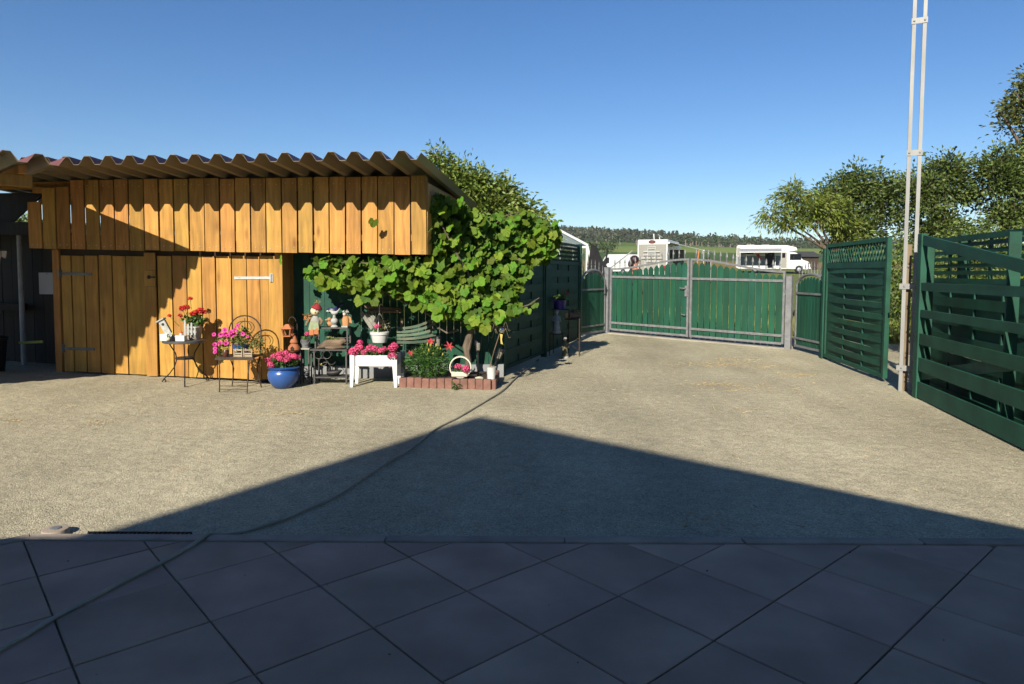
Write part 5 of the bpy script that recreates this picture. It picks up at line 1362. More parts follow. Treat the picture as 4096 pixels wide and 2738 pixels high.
foliage('foliage', q, (0, 0, 0.175), (0.05, 0.04, 0.015), 16, 0.04, M('dry_leaf', (0.30, 0.24, 0.10)), 0.3)
q = root('gazing_ball_stake', 'leaning wire dragonfly stake with silver ball and yellow ribbon', 'ornament', (-0.33, 8.70, 0.1))
MB().tube([(0, 0, 0), (0.10, 0.03, 0.38), (0.17, 0.05, 0.60)], 0.006, 5).build('rod', OLDW, q)
MB().ball((0.19, 0.04, 0.645), 0.04, (1, 1, 1), 18, 12).build('ball', M('chrome', (0.85, 0.86, 0.88), 0.06, 0.02, 4, metal=1.0), q, smooth=True)
wr = MB()
for sg in (-1, 1):
    for zz in (0.0, 0.09):
        wr.tube([(0.18 + sg * (0.04 + 0.09 * t), 0.04, 0.60 + zz + 0.06 * math.sin(t * 5.5)) for t in np.linspace(0, 1, 9)], 0.003, 4)
wr.build('wings', M('brass_wire', (0.30, 0.25, 0.15), 0.5, 0.2, 10, metal=0.5), q)
MB().prism([(0.175, 0.60), (0.21, 0.59), (0.20, 0.52), (0.215, 0.46), (0.185, 0.47), (0.18, 0.54)], 0.006, 'y', 0.02).build('ribbon', M('yellow_paint', (0.62, 0.48, 0.10)), q)
q = MB().ball((0, 0, 0.012), 0.05, (1.1, 0.8, 0.45), 10, 7, 0.08).mesh('field_stone', M('cream_stone', (0.60, 0.56, 0.42)), True)
tag(obj('field_stone', q, None, (-0.42, 8.66, 0.115)), 'flat cream stone beside the white pot', 'stone')
q = root('tin_pipe', 'short grey square pipe standing behind the white planter', 'pipe', (-1.465, 8.98, 0.1))
MB().box(-0.03, 0.03, -0.03, 0.03, 0, 0.34).build('tube', M('plinth_grey', (0.30, 0.31, 0.31)), q)
MB().box(-0.02, 0.02, -0.034, -0.031, 0.0, 0.045).build('clip', WHITE, q)
q = root('weed', 'small green weed growing out of the gravel before the stone edging', 'weed', (-0.72, 8.50, 0.0))
foliage('leaves', q, (0, 0, 0.05), (0.06, 0.04, 0.04), 26, 0.05, LEAFG, 0.5)
MB().tube([(0, 0, 0), (0.01, 0, 0.06)], 0.003, 4).build('stem', LEAFG, q)

# ------------------------------------------------------------------ shaded rack with statues by the left fence
rk = root('plant_rack', 'thin stepped iron rack with scrolls beside the shaded fence', 'plant rack', (0.95, 12.0, 0.0), R(-8))
for x0, x1, z, y0, y1 in ((0.0, 0.27, 0.675, -0.12, 0.12), (-0.27, -0.02, 0.415, -0.14, 0.1), (-0.24, 0.06, 0.84, 0.08, 0.32)):
    MB().box(x0, x1, y0, y1, z - 0.014, z).build('shelf', RUSTY, rk)
for x, y, z in ((0.26, -0.11, 0.69), (0.26, 0.11, 0.69), (-0.26, -0.13, 0.41), (-0.03, -0.13, 0.41), (0.05, 0.30, 0.84), (-0.23, 0.30, 0.84)):
    MB().tube([(x, y, 0), (x, y, z)], 0.009, 6).build('leg', RUSTY, rk)
MB().tube([(0.26, -0.11, 0.12), (0.14, -0.11, 0.20), (0.06, -0.11, 0.10)], 0.005, 5).tube([(0.24 - 0.035 * math.cos(t), -0.11, 0.30 + 0.035 * math.sin(t)) for t in np.linspace(0, 5, 12)], 0.005, 5).tube([(0.26, -0.11, 0.01), (0.29, -0.14, 0.006), (0.27, -0.17, 0.01), (0.24, -0.15, 0.006)], 0.006, 5).build('scrollwork', RUSTY, rk)
def statue(loc, h, cloth, skin, lab, hat=None):
    q = root('garden_statue', lab, 'statue', loc, R(-20))
    s = h / 0.42
    c = MB().lathe([(0.075 * s, 0.0), (0.075 * s, 0.045 * s)], n=14); c.build('plinth', STN, q)
    MB().lathe([(0.062 * s, 0.045 * s), (0.066 * s, 0.08 * s), (0.05 * s, 0.19 * s), (0.056 * s, 0.26 * s), (0.05 * s, 0.31 * s), (0.022 * s, 0.335 * s), (0.018 * s, 0.35 * s)], n=14, sy=0.8).build('robe', cloth, q, smooth=True)
    MB().tube([(-0.048 * s, 0, 0.30 * s), (-0.07 * s, -0.02 * s, 0.23 * s), (-0.02 * s, -0.055 * s, 0.22 * s)], [0.018 * s, 0.018 * s, 0.012 * s], 8).tube([(0.048 * s, 0, 0.30 * s), (0.07 * s, -0.02 * s, 0.22 * s), (0.02 * s, -0.055 * s, 0.24 * s)], [0.018 * s, 0.018 * s, 0.012 * s], 8).build('arms', cloth, q, smooth=True)
    MB().ball((0, -0.005 * s, 0.375 * s), 0.032 * s, (0.88, 0.95, 1.15), 12, 9).ball((0, -0.036 * s, 0.37 * s), 0.007 * s, (0.8, 1, 1.2), 6, 5).build('head', skin, q, smooth=True)
    MB().ball((0, 0.006 * s, 0.388 * s), 0.034 * s, (1, 0.95, 0.9), 12, 8, 0.06).build('hair', hat or cloth, q, smooth=True)
SKIN = M('statue_face', (0.46, 0.42, 0.36), 0.7, 0.2, 20)
statue((0.80, 11.96, 0.416), 0.42, M('statue_blue', (0.30, 0.36, 0.40), 0.7, 0.35, 18, dirt=0.5, dirtcol=(0.36, 0.30, 0.20)), SKIN, 'pale blue robed statue on the lower shelf of the shaded rack')
statue((0.93, 11.70, 0.0), 0.38, M('statue_olive', (0.17, 0.155, 0.09), 0.7, 0.35, 18, dirt=0.5, dirtcol=(0.25, 0.22, 0.16)), SKIN, 'olive robed statue standing on the gravel beside the rack', STN)
q = geranium_pot((0.86, 12.20, 0.841), 'dark violet blue pot with few red blooms on the rack', [(0.10, 0), (0.12, 0.15), (0.128, 0.16)], M('violet_plastic', (0.035, 0.02, 0.22), 0.4, 0.1, 5), (0.0, 0, 0.21), (0.13, 0.1, 0.07), 120, [(0.05, -0.03, 0.31, 0.02), (0.13, -0.05, 0.31, 0.022), (0.15, -0.04, 0.28, 0.018)], HEADR, 0.05)
q = root('log_planter', 'hollow sawn log planted with succulents on the rack shelf', 'planter', (1.09, 11.98, 0.676))
MB().tube([(-0.09, -0.05, 0.062), (0.11, 0.06, 0.055)], [0.062, 0.05], 14).build('log', DRW, q, smooth=True)
MB().lathe([(0.055, 0), (0.05, 0.004), (0.004, 0.005)], n=16).xf(Matrix.Translation((-0.0935, -0.052, 0.062)) @ Matrix.Rotation(R(-60), 4, 'Z') @ Matrix.Rotation(R(-90), 4, 'Y')).build('cut_face', M('cut_wood', (0.46, 0.29, 0.14), 0.8, 0.25, 14), q)
foliage('foliage', q, (0.01, 0.0, 0.135), (0.12, 0.06, 0.035), 150, 0.035, hl, 0.6)
foliage('straw', rk, (0.18, -0.2, 0.012), (0.10, 0.06, 0.006), 24, 0.07, M('straw', (0.42, 0.31, 0.13)), 0.1)

# ------------------------------------------------------------------ straw and dry leaves on the gravel
P = []
for (x, y, sx, sy, n) in ((3.3, 10.97, 0.5, 0.16, 120), (3.9, 11.5, 0.3, 0.15, 60), (4.0, 10.7, 0.4, 0.2, 70), (4.2, 9.85, 0.25, 0.15, 70), (2.8, 9.0, 0.35, 0.12, 80), (3.1, 8.7, 0.5, 0.25, 60), (-4.9, 6.55, 0.14, 0.08, 24), (-4.05, 6.5, 0.10, 0.06, 16), (-2.3, 7.02, 0.3, 0.08, 26), (-0.1, 6.55, 0.12, 0.06, 12), (2.57, 7.3, 0.2, 0.1, 16), (1.2, 4.05, 0.35, 0.12, 40), (0.2, 5.0, 1.5, 1.0, 40), (3.0, 8.0, 2.0, 2.0, 120), (-3.5, 7.0, 2.0, 0.8, 50)):
    n = int(n * 2.2)
    xy = np.stack([x + rng.normal(0, sx, n) * 0.7, y + rng.normal(0, sy, n) * 0.8], 1)
    xy = xy[xy[:, 1] > 3.8]
    P.append(np.concatenate([xy, (gz(xy[:, 0], xy[:, 1]) + 0.008)[:, None]], 1))
P = np.concatenate(P); D = rand_unit(len(P)); D[:, 2] *= 0.12; D /= np.linalg.norm(D, axis=1, keepdims=True)
V, F = leaf_verts(P, 0.042, 0.14, 0.3, 3.0, 0, D)
tag(obj('straw_litter', fastmesh('straw_litter', V, F, M('straw_litter', (0.46, 0.335, 0.14), 0.8, 0.2, island=0.4, hue=0.02)), kind='stuff'), 'scattered yellow straw and dry leaf bits on the gravel', 'straw')

# crumbs of leaf and grit blown onto the slabs
n = 26
P = np.stack([rng.uniform(-2.6, 3.4, n), rng.uniform(2.4, 3.62, n), np.full(n, 0.004)], 1)
D = rand_unit(n); D[:, 2] *= 0.1; D /= np.linalg.norm(D, axis=1, keepdims=True)
V, F = leaf_verts(P, 0.013, 0.5, 0.3, 3.0, 0, D)
tag(obj('leaf_crumbs', fastmesh('leaf_crumbs', V, F, M('crumb', (0.10, 0.08, 0.055), 0.9, 0.2, island=0.5)), kind='stuff'), 'dark leaf crumbs lying on the terrace slabs', 'debris')
# ------------------------------------------------------------------ trees
def tree(name, label, base_xy, blobs, nclump, nleaf, lsize, mat, asp=0.5, droop=0.3, clump_r=0.22, trunk_r=0.07, lean=(0, 0), group=None, fork=0.45, twig=0.35):
    bx, by = base_xy; bz = gzs(bx, by) - 0.05
    t = root(name, label, 'tree', (bx, by, bz), 0, group)
    bl = [(np.array(b[:3]) - np.array((bx, by, bz)), np.array(b[3:6])) for b in blobs]
    cen = sum(b[0] for b in bl) / len(bl)
    fk = Vector((cen[0] * fork + lean[0], cen[1] * fork + lean[1], max(0.3, cen[2] * fork)))
    tr = MB(); tr.tube([(0, 0, 0), (fk[0] * 0.4, fk[1] * 0.4, fk[2] * 0.5), tuple(fk)], [trunk_r, trunk_r * 0.85, trunk_r * 0.7], 8)
    wts = np.array([b[1].prod() ** 0.7 for b in bl]); wts /= wts.sum()
    Ps, Ds = [], []
    for (c, r), w in zip(bl, wts):
        mid = (np.array(fk) * 0.45 + c * 0.55) + rng.normal(0, 0.08, 3) * r
        tr.tube([tuple(fk), tuple(mid), tuple(c), tuple(c + (c - mid) * 0.3)], [trunk_r * 0.6, trunk_r * 0.4, trunk_r * 0.22, trunk_r * 0.08], 6)
        n = max(3, int(nclump * w))
        u = rand_unit(n); u[:, 2] = np.where(u[:, 2] < -0.5, -u[:, 2], u[:, 2])
        rad = rng.random(n) ** 0.38 * rng.uniform(0.75, 1.12, n)
        cc = c + u * rad[:, None] * r
        for k in range(n):
            if rng.random() < twig:
                s0 = c + (cc[k] - c) * 0.15
                tr.tube([tuple(s0), tuple(s0 * 0.45 + cc[k] * 0.55 + rng.normal(0, 0.04, 3)), tuple(cc[k])], [trunk_r * 0.16, trunk_r * 0.1, 0.004], 4, cap=False)
            m = int(nleaf * rng.uniform(0.5, 1.4)); cr = clump_r * rng.uniform(0.6, 1.3)
            q = rng.normal(0, 1, (m, 3)) * cr * np.array((0.62, 0.62, 0.5))
            Ps.append(cc[k] + q); d = q + u[k] * cr * 0.9 + rng.normal(0, cr * 0.35, (m, 3)); Ds.append(d / (np.linalg.norm(d, axis=1, keepdims=True) + 1e-6))
            if rng.random() < 0.10:      # a free shoot standing out of the crown
                up_ = np.array((u[k][0] * 0.4, u[k][1] * 0.4, 1.0)); up_ /= np.linalg.norm(up_); L_ = clump_r * rng.uniform(1.2, 2.4); m2 = 14
                tt = rng.random(m2)[:, None]
                Ps.append(cc[k] + up_ * L_ * tt + rng.normal(0, 0.02, (m2, 3))); d = rng.normal(0, 1, (m2, 3)) + up_ * 0.6; Ds.append(d / np.linalg.norm(d, axis=1, keepdims=True))
                tr.tube([tuple(cc[k]), tuple(cc[k] + up_ * L_)], [0.006, 0.003], 3, cap=False)
    V, F = leaf_verts(np.concatenate(Ps), lsize, asp, 0.3, 0.6, droop, np.concatenate(Ds))
    obj('crown', fastmesh('crown', V, F, mat), t, kind='stuff')
    tr.build('trunk', BARK, t, smooth=True)
    return t
LW = M('leaf_walnut', (0.19, 0.26, 0.045), 0.45, 0.1, 5, island=0.45, hue=0.025, trans=0.28, spec=0.5)
LP = M('leaf_peach', (0.20, 0.255, 0.04), 0.45, 0.1, 5, island=0.45, hue=0.03, trans=0.32, spec=0.5)
LPl = M('leaf_plum', (0.125, 0.175, 0.04), 0.5, 0.1, 5, island=0.5, hue=0.02, trans=0.25)
LH = M('leaf_hedge', (0.15, 0.21, 0.04), 0.5, 0.1, 5, island=0.5, hue=0.025, trans=0.28)
tree('walnut_tree', 'bright green walnut tree rising behind the shed roof', (-0.9, 12.9), [(-1.25, 12.6, 3.12, 0.48, 0.5, 0.44), (-0.75, 12.6, 2.95, 0.58, 0.6, 0.5), (-0.25, 12.7, 2.75, 0.48, 0.5, 0.45), (0.2, 12.6, 2.45, 0.35, 0.4, 0.35), (-0.6, 12.4, 2.4, 0.75, 0.5, 0.55), (-1.35, 12.6, 3.52, 0.2, 0.25, 0.15), (0.35, 12.4, 2.2, 0.3, 0.4, 0.35)], 400, 30, 0.105, LW, asp=0.42, droop=0.55, clump_r=0.17, fork=0.55)
tree('peach_tree', 'peach tree with narrow leaves reaching left over the arched gate', (7.0, 14.9), [(5.50, 14.4, 2.68, 0.34, 0.35, 0.22), (5.95, 14.4, 3.05, 0.42, 0.45, 0.36), (6.05, 14.5, 2.55, 0.5, 0.45, 0.22), (6.45, 14.5, 2.78, 0.5, 0.5, 0.45), (6.95, 14.6, 2.65, 0.45, 0.5, 0.55), (7.2, 14.6, 2.2, 0.4, 0.4, 0.4)], 190, 34, 0.115, LP, asp=0.24, droop=0.7, clump_r=0.17, trunk_r=0.055, fork=0.72, lean=(0.45, 0))
tree('plum_tree', 'dark plum tree right behind the peach tree', (7.7, 15.9), [(7.35, 15.6, 3.0, 0.5, 0.55, 0.65), (7.95, 15.6, 3.35, 0.5, 0.55, 0.65), (8.5, 15.6, 2.9, 0.5, 0.55, 0.8), (7.9, 15.6, 2.4, 0.7, 0.55, 0.5)], 330, 34, 0.085, LPl, asp=0.55, droop=0.3, clump_r=0.17)
tree('plum_tree', 'dark plum tree seen between and behind the mast channels', (9.1, 15.0), [(8.7, 14.6, 3.0, 0.5, 0.55, 0.75), (9.35, 14.6, 3.3, 0.55, 0.55, 0.75), (9.1, 14.5, 2.3, 0.8, 0.55, 0.5)], 310, 34, 0.085, LPl, asp=0.55, droop=0.3, clump_r=0.17)
tree('plum_tree', 'tall dark plum tree above the green timber screen', (10.4, 14.4), [(10.0, 14.0, 3.3, 0.5, 0.55, 0.8), (10.6, 14.0, 3.4, 0.55, 0.55, 0.8), (10.3, 13.8, 2.5, 0.8, 0.55, 0.5), (11.1, 14.0, 3.0, 0.45, 0.5, 0.7)], 360, 34, 0.085, LPl, asp=0.55, droop=0.3, clump_r=0.17)
tree('ash_tree', 'tall tree whose lit branches enter at the right edge', (16.2, 18.6), [(13.5, 18.1, 5.9, 0.5, 0.5, 0.32), (13.9, 18.2, 6.5, 0.45, 0.5, 0.35), (14.1, 18.2, 5.3, 0.3, 0.5, 0.4), (14.8, 18.5, 6.4, 0.9, 0.9, 1.0), (13.15, 18.1, 5.45, 0.25, 0.3, 0.15)], 230, 34, 0.12, M('leaf_ash', (0.13, 0.15, 0.035), 0.5, 0.1, 5, island=0.5, hue=0.025, trans=0.3), asp=0.5, clump_r=0.26, trunk_r=0.16)
for k, (x, y, z, rx, rz, lab) in enumerate(((8.6, 12.6, 1.9, 0.8, 0.75, 'low hedge bush behind the mast'), (9.9, 12.4, 2.0, 0.9, 0.75, 'low hedge bush behind the timber screen'), (10.9, 12.2, 2.0, 0.8, 0.8, 'yellow green bush at the far right behind the screen'), (7.3, 12.3, 1.3, 0.6, 0.9, 'leafy bush filling the gap between woven panel and mast'))):
    g = root('hedge_bush', lab, 'bush', (x, y, 0), 0, 'hedge behind the fence')
    n = 3800
    u = rand_unit(n) * (rng.random(n) ** 0.33)[:, None] * (0.8 + 0.35 * rng.random(n))[:, None]
    P = u * np.array((rx, 0.6, rz)) + np.array((0, 0, z - 0.1)); P = P[P[:, 2] > 0]
    V, F = leaf_verts(P, 0.075, 0.55, 0.3, 0.6, 0.2)
    obj('foliage', fastmesh('foliage', V, F, LH), g, kind='stuff')
    st_ = MB()
    for q in range(7):
        a = random.uniform(-0.4, 0.4); st_.tube([(a * 0.3, 0, 0), (a * rx, random.uniform(-0.2, 0.2), z)], [0.018, 0.006], 5)
    st_.build('stems', BARK, g)
tree('round_tree', 'small distant tree seen through the gap beside the shed', (-37.5, 51), [(-37.5, 51, 4.2, 1.6, 1.6, 1.1), (-36.2, 51, 3.8, 1.0, 1.0, 0.9)], 120, 24, 0.3, LH, clump_r=0.5, trunk_r=0.16)

# ------------------------------------------------------------------ greenhouse and net beyond the shaded fence
gh = root('greenhouse', 'small white framed greenhouse gable above the shaded fence', 'greenhouse', (0.87, 18.0, 0.12))
AL = M('white_aluminium', (0.70, 0.71, 0.70), 0.45, 0.06, 5)
gm = bpy.data.materials.new('greenhouse_glass'); gm.use_nodes = True
gp = gm.node_tree.nodes['Principled BSDF']; gp.inputs['Base Color'].default_value = (0.40, 0.46, 0.43, 1); gp.inputs['Roughness'].default_value = 0.12; gp.inputs['Transmission Weight'].default_value = 0.75; gp.inputs['IOR'].default_value = 1.1
W2, E_, A_ = 1.12, 2.12, 2.70
for y in (0.0, 1.5, 3.0):
    MB().beam((-W2, y, E_), (0, y, A_), 0.05, 0.06).beam((0, y, A_), (W2, y, E_), 0.05, 0.06).build('rafter', AL, gh)
    for x in (-W2, W2):
        MB().box(x - 0.03, x + 0.03, y - 0.025, y + 0.025, 0, E_).build('post', AL, gh)
MB().box(-0.03, 0.03, 0, 3.0, A_ - 0.01, A_ + 0.05).build('ridge', AL, gh)
for x in (-W2, W2):
    MB().box(x - 0.035, x + 0.035, 0.026, 2.974, E_ - 0.03, E_ + 0.03).build('eave', AL, gh)
MB().box(-W2, W2, -0.02, 0.02, E_ - 0.09, E_ - 0.035).build('tie_bar', AL, gh)
for x in (-0.4, 0.4, 0.75):
    MB().box(x - 0.02, x + 0.02, -0.015, 0.015, 0, E_ - 0.09).build('mullion', AL, gh)
MB().beam((W2, -0.02, E_), (W2 + 0.22, -0.02, 1.25), 0.04, 0.05).build('brace', AL, gh)
for sx in (-1, 1):
    a, b = (0, A_ - 0.03), (sx * W2, E_ - 0.03)
    MB().add([(a[0], 0.04, a[1]), (b[0], 0.04, b[1]), (b[0], 2.96, b[1]), (a[0], 2.96, a[1])], [(0, 1, 2, 3)]).build('pane', gm, gh)
    MB().add([(sx * W2, 0.04, 0.1), (sx * W2, 2.96, 0.1), (sx * W2, 2.96, E_ - 0.04), (sx * W2, 0.04, E_ - 0.04)], [(0, 1, 2, 3)]).build('pane', gm, gh)
MB().add([(-W2 + 0.03, 0.01, E_ + 0.02), (W2 - 0.03, 0.01, E_ + 0.02), (0, 0.01, A_ - 0.04)], [(0, 1, 2)]).build('pane', gm, gh)
nt_ = root('shade_net', 'dark shade net draped on leaning poles beside the greenhouse', 'net', (2.05, 17.6, 0.1))
NET = M('net_black', (0.016, 0.016, 0.018), 0.95, 0.3, 12, bump=0.004, bscale=25)
vs = []
for i in range(8):
    t = i / 7
    for j in range(7):
        s = j / 6
        x = 0.0 + 0.62 * t; z = 2.15 - 0.98 * t ** 1.3 - s * (1.0 + 0.2 * t) + 0.03 * math.sin(7 * s + 4 * t)
        vs.append((x - 0.15 * s + 0.04 * math.sin(9 * t), -0.05 - 0.25 * s + 0.05 * math.sin(5 * t + 3 * s), max(0.02, z)))
MB().add(vs, [(i * 7 + j, (i + 1) * 7 + j, (i + 1) * 7 + j + 1, i * 7 + j + 1) for i in range(7) for j in range(6)]).build('net', NET, nt_, smooth=True)
for p, q in (((-0.05, 0, 2.2), (0.75, -0.05, 1.0)), ((0.3, 0.1, 1.0), (0.45, 0.1, 2.0))):
    MB().tube([p, q], 0.022, 6).build('pole', NET, nt_)
MB().tube([(0.45, 0.2, 1.45), (1.15, 0.4, 1.98)], 0.02, 6).build('pole', M('grey_pipe', (0.35, 0.35, 0.36)), nt_)
# ------------------------------------------------------------------ vehicles
VWHITE = M('coach_white', (0.80, 0.80, 0.78), 0.3, 0.03, 1.0, spec=0.5, dirt=0.06, dirtcol=(0.55, 0.52, 0.47))
VBEIGE = M('coach_beige', (0.33, 0.315, 0.275), 0.35, 0.04, 1.0)
VGREY = M('coach_grey', (0.20, 0.21, 0.22), 0.4, 0.05, 1.0)
VGLASS = M('coach_glass', (0.012, 0.014, 0.018), 0.08, 0.05, 1.0, spec=0.6)
TYRE = M('tyre', (0.018, 0.018, 0.018), 0.85, 0.15, 10)
RIM = M('rim', (0.40, 0.41, 0.42), 0.4, 0.1, 5, metal=0.7)
AWN = M('awning_cloth', (0.36, 0.37, 0.39), 0.85, 0.1, 6, stretch=(6, 0.2, 1))
TAIL = M('tail_red', (0.45, 0.012, 0.015), 0.25, 0.1, 5)
def wheel(par, x, y, r=0.34, sgn=-1):
    w = bpy.data.objects.new('wheel', None); C.objects.link(w); w.parent = par; w.location = (x, y, r)
    MB().lathe([(r * 0.62, -0.1), (r * 0.95, -0.1), (r, -0.07), (r, 0.07), (r * 0.95, 0.1), (r * 0.62, 0.1)], n=22).xf(Matrix.Rotation(R(90), 4, 'X')).build('tyre', TYRE, w, smooth=True)
    MB().lathe([(r * 0.62, 0), (r * 0.5, 0.02), (r * 0.15, 0.03), (0.02, 0.03)], n=14).xf(Matrix.Translation((0, sgn * 0.095, 0)) @ Matrix.Rotation(R(90) if sgn < 0 else R(-90), 4, 'X')).build('rim', RIM, w)
def quad(pts, mat, name, par):
    """thin plate standing 8 mm proud"""
    return MB().add(pts, [tuple(range(len(pts)))]).build(name, mat, par)
def pane(x0, x1, z0, z1, y, name, mat, par, th=0.012, bev=0.0):
    return MB().box(x0, x1, y - th, y, z0, z1).build(name, mat, par, bevel=bev)
# --- motorhome seen in side view (local x = forward, -y = near side)
hx, hy = 24.1, 72.6
mh = root('motorhome', 'white motorhome in side view with grey awning out, right in the field', 'motorhome', (hx, hy, gzs(hx, hy) - 0.02), math.atan2(-2.5, 6.8))
Lm = 7.25
body = [(0.0, 0.55), (0.05, 2.75), (0.18, 2.88), (5.0, 2.84), (5.9, 2.62), (6.0, 2.3), (5.2, 2.15), (5.05, 1.2), (5.05, 0.38), (0.35, 0.38)]
MB().prism(body, 2.25, 'y', -1.12).build('body', VWHITE, mh, bevel=0.04)
cabp = [(5.04, 0.40), (5.04, 2.12), (5.6, 2.14), (5.95, 2.05), (6.55, 1.33), (7.05, 1.15), (7.25, 0.9), (7.25, 0.42), (7.0, 0.34)]
MB().prism(cabp, 2.02, 'y', -1.01).build('cab', VWHITE, mh, bevel=0.03)
pane(0.06, 4.4, 0.72, 1.75, -1.122, 'side_tone', VGREY, mh)  # grey plate puts the shade under the awning into the colour
pane(0.10, 0.9, 1.78, 2.6, -1.122, 'side_tone', VBEIGE, mh)
pane(4.45, 5.0, 0.5, 2.1, -1.122, 'side_tone', VBEIGE, mh)
pane(0.85, 1.75, 1.95, 2.25, -1.135, 'window', VGLASS, mh); pane(2.9, 3.7, 1.45, 2.0, -1.135, 'window', VGLASS, mh); pane(4.55, 4.85, 1.55, 2.05, -1.135, 'window', VGLASS, mh)
pane(3.15, 3.75, 0.5, 2.05, -1.137, 'doorway', VGLASS, mh)
MB().box(3.86, 3.92, -1.75, -1.14, 0.5, 2.15).build('open_door', VWHITE, mh)
MB().add([(1.95, -1.138, 1.95), (2.3, -1.138, 1.95), (2.5, -1.138, 1.5), (3.2, -1.138, 1.35), (3.2, -1.138, 1.30), (2.35, -1.138, 1.40)], [(0, 1, 2, 3, 4, 5)]).build('red_stripe', M('stripe_red', (0.50, 0.02, 0.02), 0.4), mh)
for x0, z0, x1, z1 in ((0.12, 0.75, 0.85, 1.7), (2.25, 0.95, 2.55, 1.25)):
    fr = MB().box(x0, x1, -1.14, -1.13, z0, z0 + 0.025).box(x0, x1, -1.14, -1.13, z1, z1 + 0.025).box(x0, x0 + 0.025, -1.14, -1.13, z0 + 0.026, z1 - 0.001).box(x1 - 0.025, x1, -1.14, -1.13, z0 + 0.026, z1 - 0.001)
    fr.build('hatch', VWHITE, mh)
pane(5.30, 6.38, 1.32, 1.95, -1.0115, 'cab_window', VGLASS, mh)
MB().add([(6.0, -0.92, 2.0), (6.56, -0.96, 1.36), (6.56, 0.96, 1.36), (6.0, 0.92, 2.0)], [(0, 1, 2, 3)]).xf(Matrix.Translation((0.03, 0, 0.035))).build('windscreen', VGLASS, mh)
MB().box(5.62, 5.68, -1.2, -1.02, 1.4, 1.7).build('mirror', TYRE, mh)
pane(7.0, 7.2, 0.88, 1.02, -1.03, 'headlight', M('lamp_glass', (0.25, 0.27, 0.30), 0.1), mh)
MB().box(7.24, 7.275, -0.75, 0.75, 0.72, 1.0).build('grille', TYRE, mh)
MB().box(7.2, 7.3, -1.0, 1.0, 0.36, 0.6).build('bumper', VWHITE, mh, bevel=0.03)
MB().box(1.0, 1.8, -0.4, 0.4, 2.86, 2.95).box(2.5, 3.3, -0.4, 0.4, 2.86, 2.93).build('roof_hatch', VWHITE, mh, bevel=0.03)
MB().box(0.4, 4.5, -1.24, -1.125, 2.52, 2.64).build('awning_case', VWHITE, mh)
MB().add([(0.45, -1.2, 2.52), (4.45, -1.2, 2.52), (4.45, -3.3, 2.12), (0.45, -3.3, 2.12), (0.45, -1.2, 2.50), (4.45, -1.2, 2.50), (4.45, -3.3, 2.10), (0.45, -3.3, 2.10)], [(0, 1, 2, 3), (7, 6, 5, 4), (0, 3, 7, 4), (1, 5, 6, 2), (2, 6, 7, 3)]).build('awning', AWN, mh)
MB().box(0.42, 4.48, -3.36, -3.28, 2.04, 2.13).build('awning_bar', VWHITE, mh)
for x in (0.5, 4.4):
    MB().tube([(x, -3.3, 2.05), (x, -3.3, 0.0)], 0.02, 6).build('awning_leg', AL, mh)
for x in (1.95, 6.2):
    wheel(mh, x, -0.95); wheel(mh, x, 0.95, sgn=1)
    MB().tube([(x + 0.42 * math.cos(t), -1.13, 0.36 + 0.42 * math.sin(t)) for t in np.linspace(0.1, 3.04, 12)], 0.035, 5).build('wheel_arch', VBEIGE if x < 3 else VWHITE, mh)
# --- motorhome seen from behind
rx_, ry_ = 11.73, 51.0
hd = math.atan2(6.0, 2.57)
mr_ = root('motorhome', 'white motorhome seen from behind with empty bicycle rack', 'motorhome', (rx_, ry_, gzs(rx_, ry_)), hd)
# local x = forward (away), local y = left; right side at y=0, left side y=2.3
MB().prism([(0.0, 0.45), (0.0, 2.95), (0.10, 3.05), (5.2, 3.02), (6.0, 2.7), (6.1, 1.9), (6.9, 1.2), (7.0, 0.45)], 2.3, 'y', 0.0).build('body', VWHITE, mr_, bevel=0.05)
MB().box(-0.012, 0.0, 0.10, 2.20, 0.62, 2.68).build('rear_panel', VBEIGE, mr_)
MB().box(-0.022, -0.012, 0.62, 1.70, 0.62, 1.42).build('rear_hatch', VWHITE, mr_); MB().box(-0.028, -0.022, 0.66, 1.66, 0.66, 1.38).build('rear_hatch', VBEIGE, mr_)
MB().lathe([(0.28, 0), (0.26, 0.02), (0.12, 0.03)], n=20, sx=1.0, sy=0.5).xf(Matrix.Translation((-0.012, 1.18, 2.86)) @ Matrix.Rotation(R(90), 4, 'Z') @ Matrix.Rotation(R(90), 4, 'X')).build('brake_light', M('brake_brown', (0.14, 0.05, 0.04), 0.3), mr_)
MB().box(-0.12, 0.0, 0.05, 2.25, 0.35, 0.62).build('bumper', VWHITE, mr_, bevel=0.03)
for y in (0.12, 2.05):
    MB().box(-0.03, -0.013, y, y + 0.12, 0.68, 1.05).build('tail_light', TAIL, mr_)
rkb = bpy.data.objects.new('bicycle_rack', None); C.objects.link(rkb); rkb.parent = mr_; rkb.location = (-0.03, 1.18, 1.35)
for y in (-0.28, 0.28):
    MB().tube([(0.0, y, 1.15), (-0.1, y, 1.12), (-0.12, y, 0.3), (-0.05, y, 0.05), (-0.3, y, 0.0)], 0.022, 6).build('upright', AL, rkb)
for z, w_, dx_ in ((1.15, 0.28, 0), (0.98, 0.28, -0.1), (0.78, 0.62, -0.14), (0.52, 0.62, -0.14), (0.28, 0.85, -0.16), (0.05, 0.3, -0.2), (0.66, 0.28, -0.12)):
    MB().tube([(dx_, -w_, z), (dx_, w_, z)], 0.024 if w_ > 0.5 else 0.018, 6).build('bar', AL, rkb)
MB().tube([(1.4, 1.3, 3.05), (1.4, 1.35, 3.55)], [0.03, 0.05], 6).build('antenna_mast', VWHITE, mr_)
MB().lathe([(0.02, 0), (0.16, 0.02), (0.26, 0.07)], n=16).xf(Matrix.Translation((1.5, 0.9, 3.35)) @ Matrix.Rotation(R(35), 4, 'X') @ Matrix.Rotation(R(8), 4, 'Y')).build('dish', VWHITE, mr_)
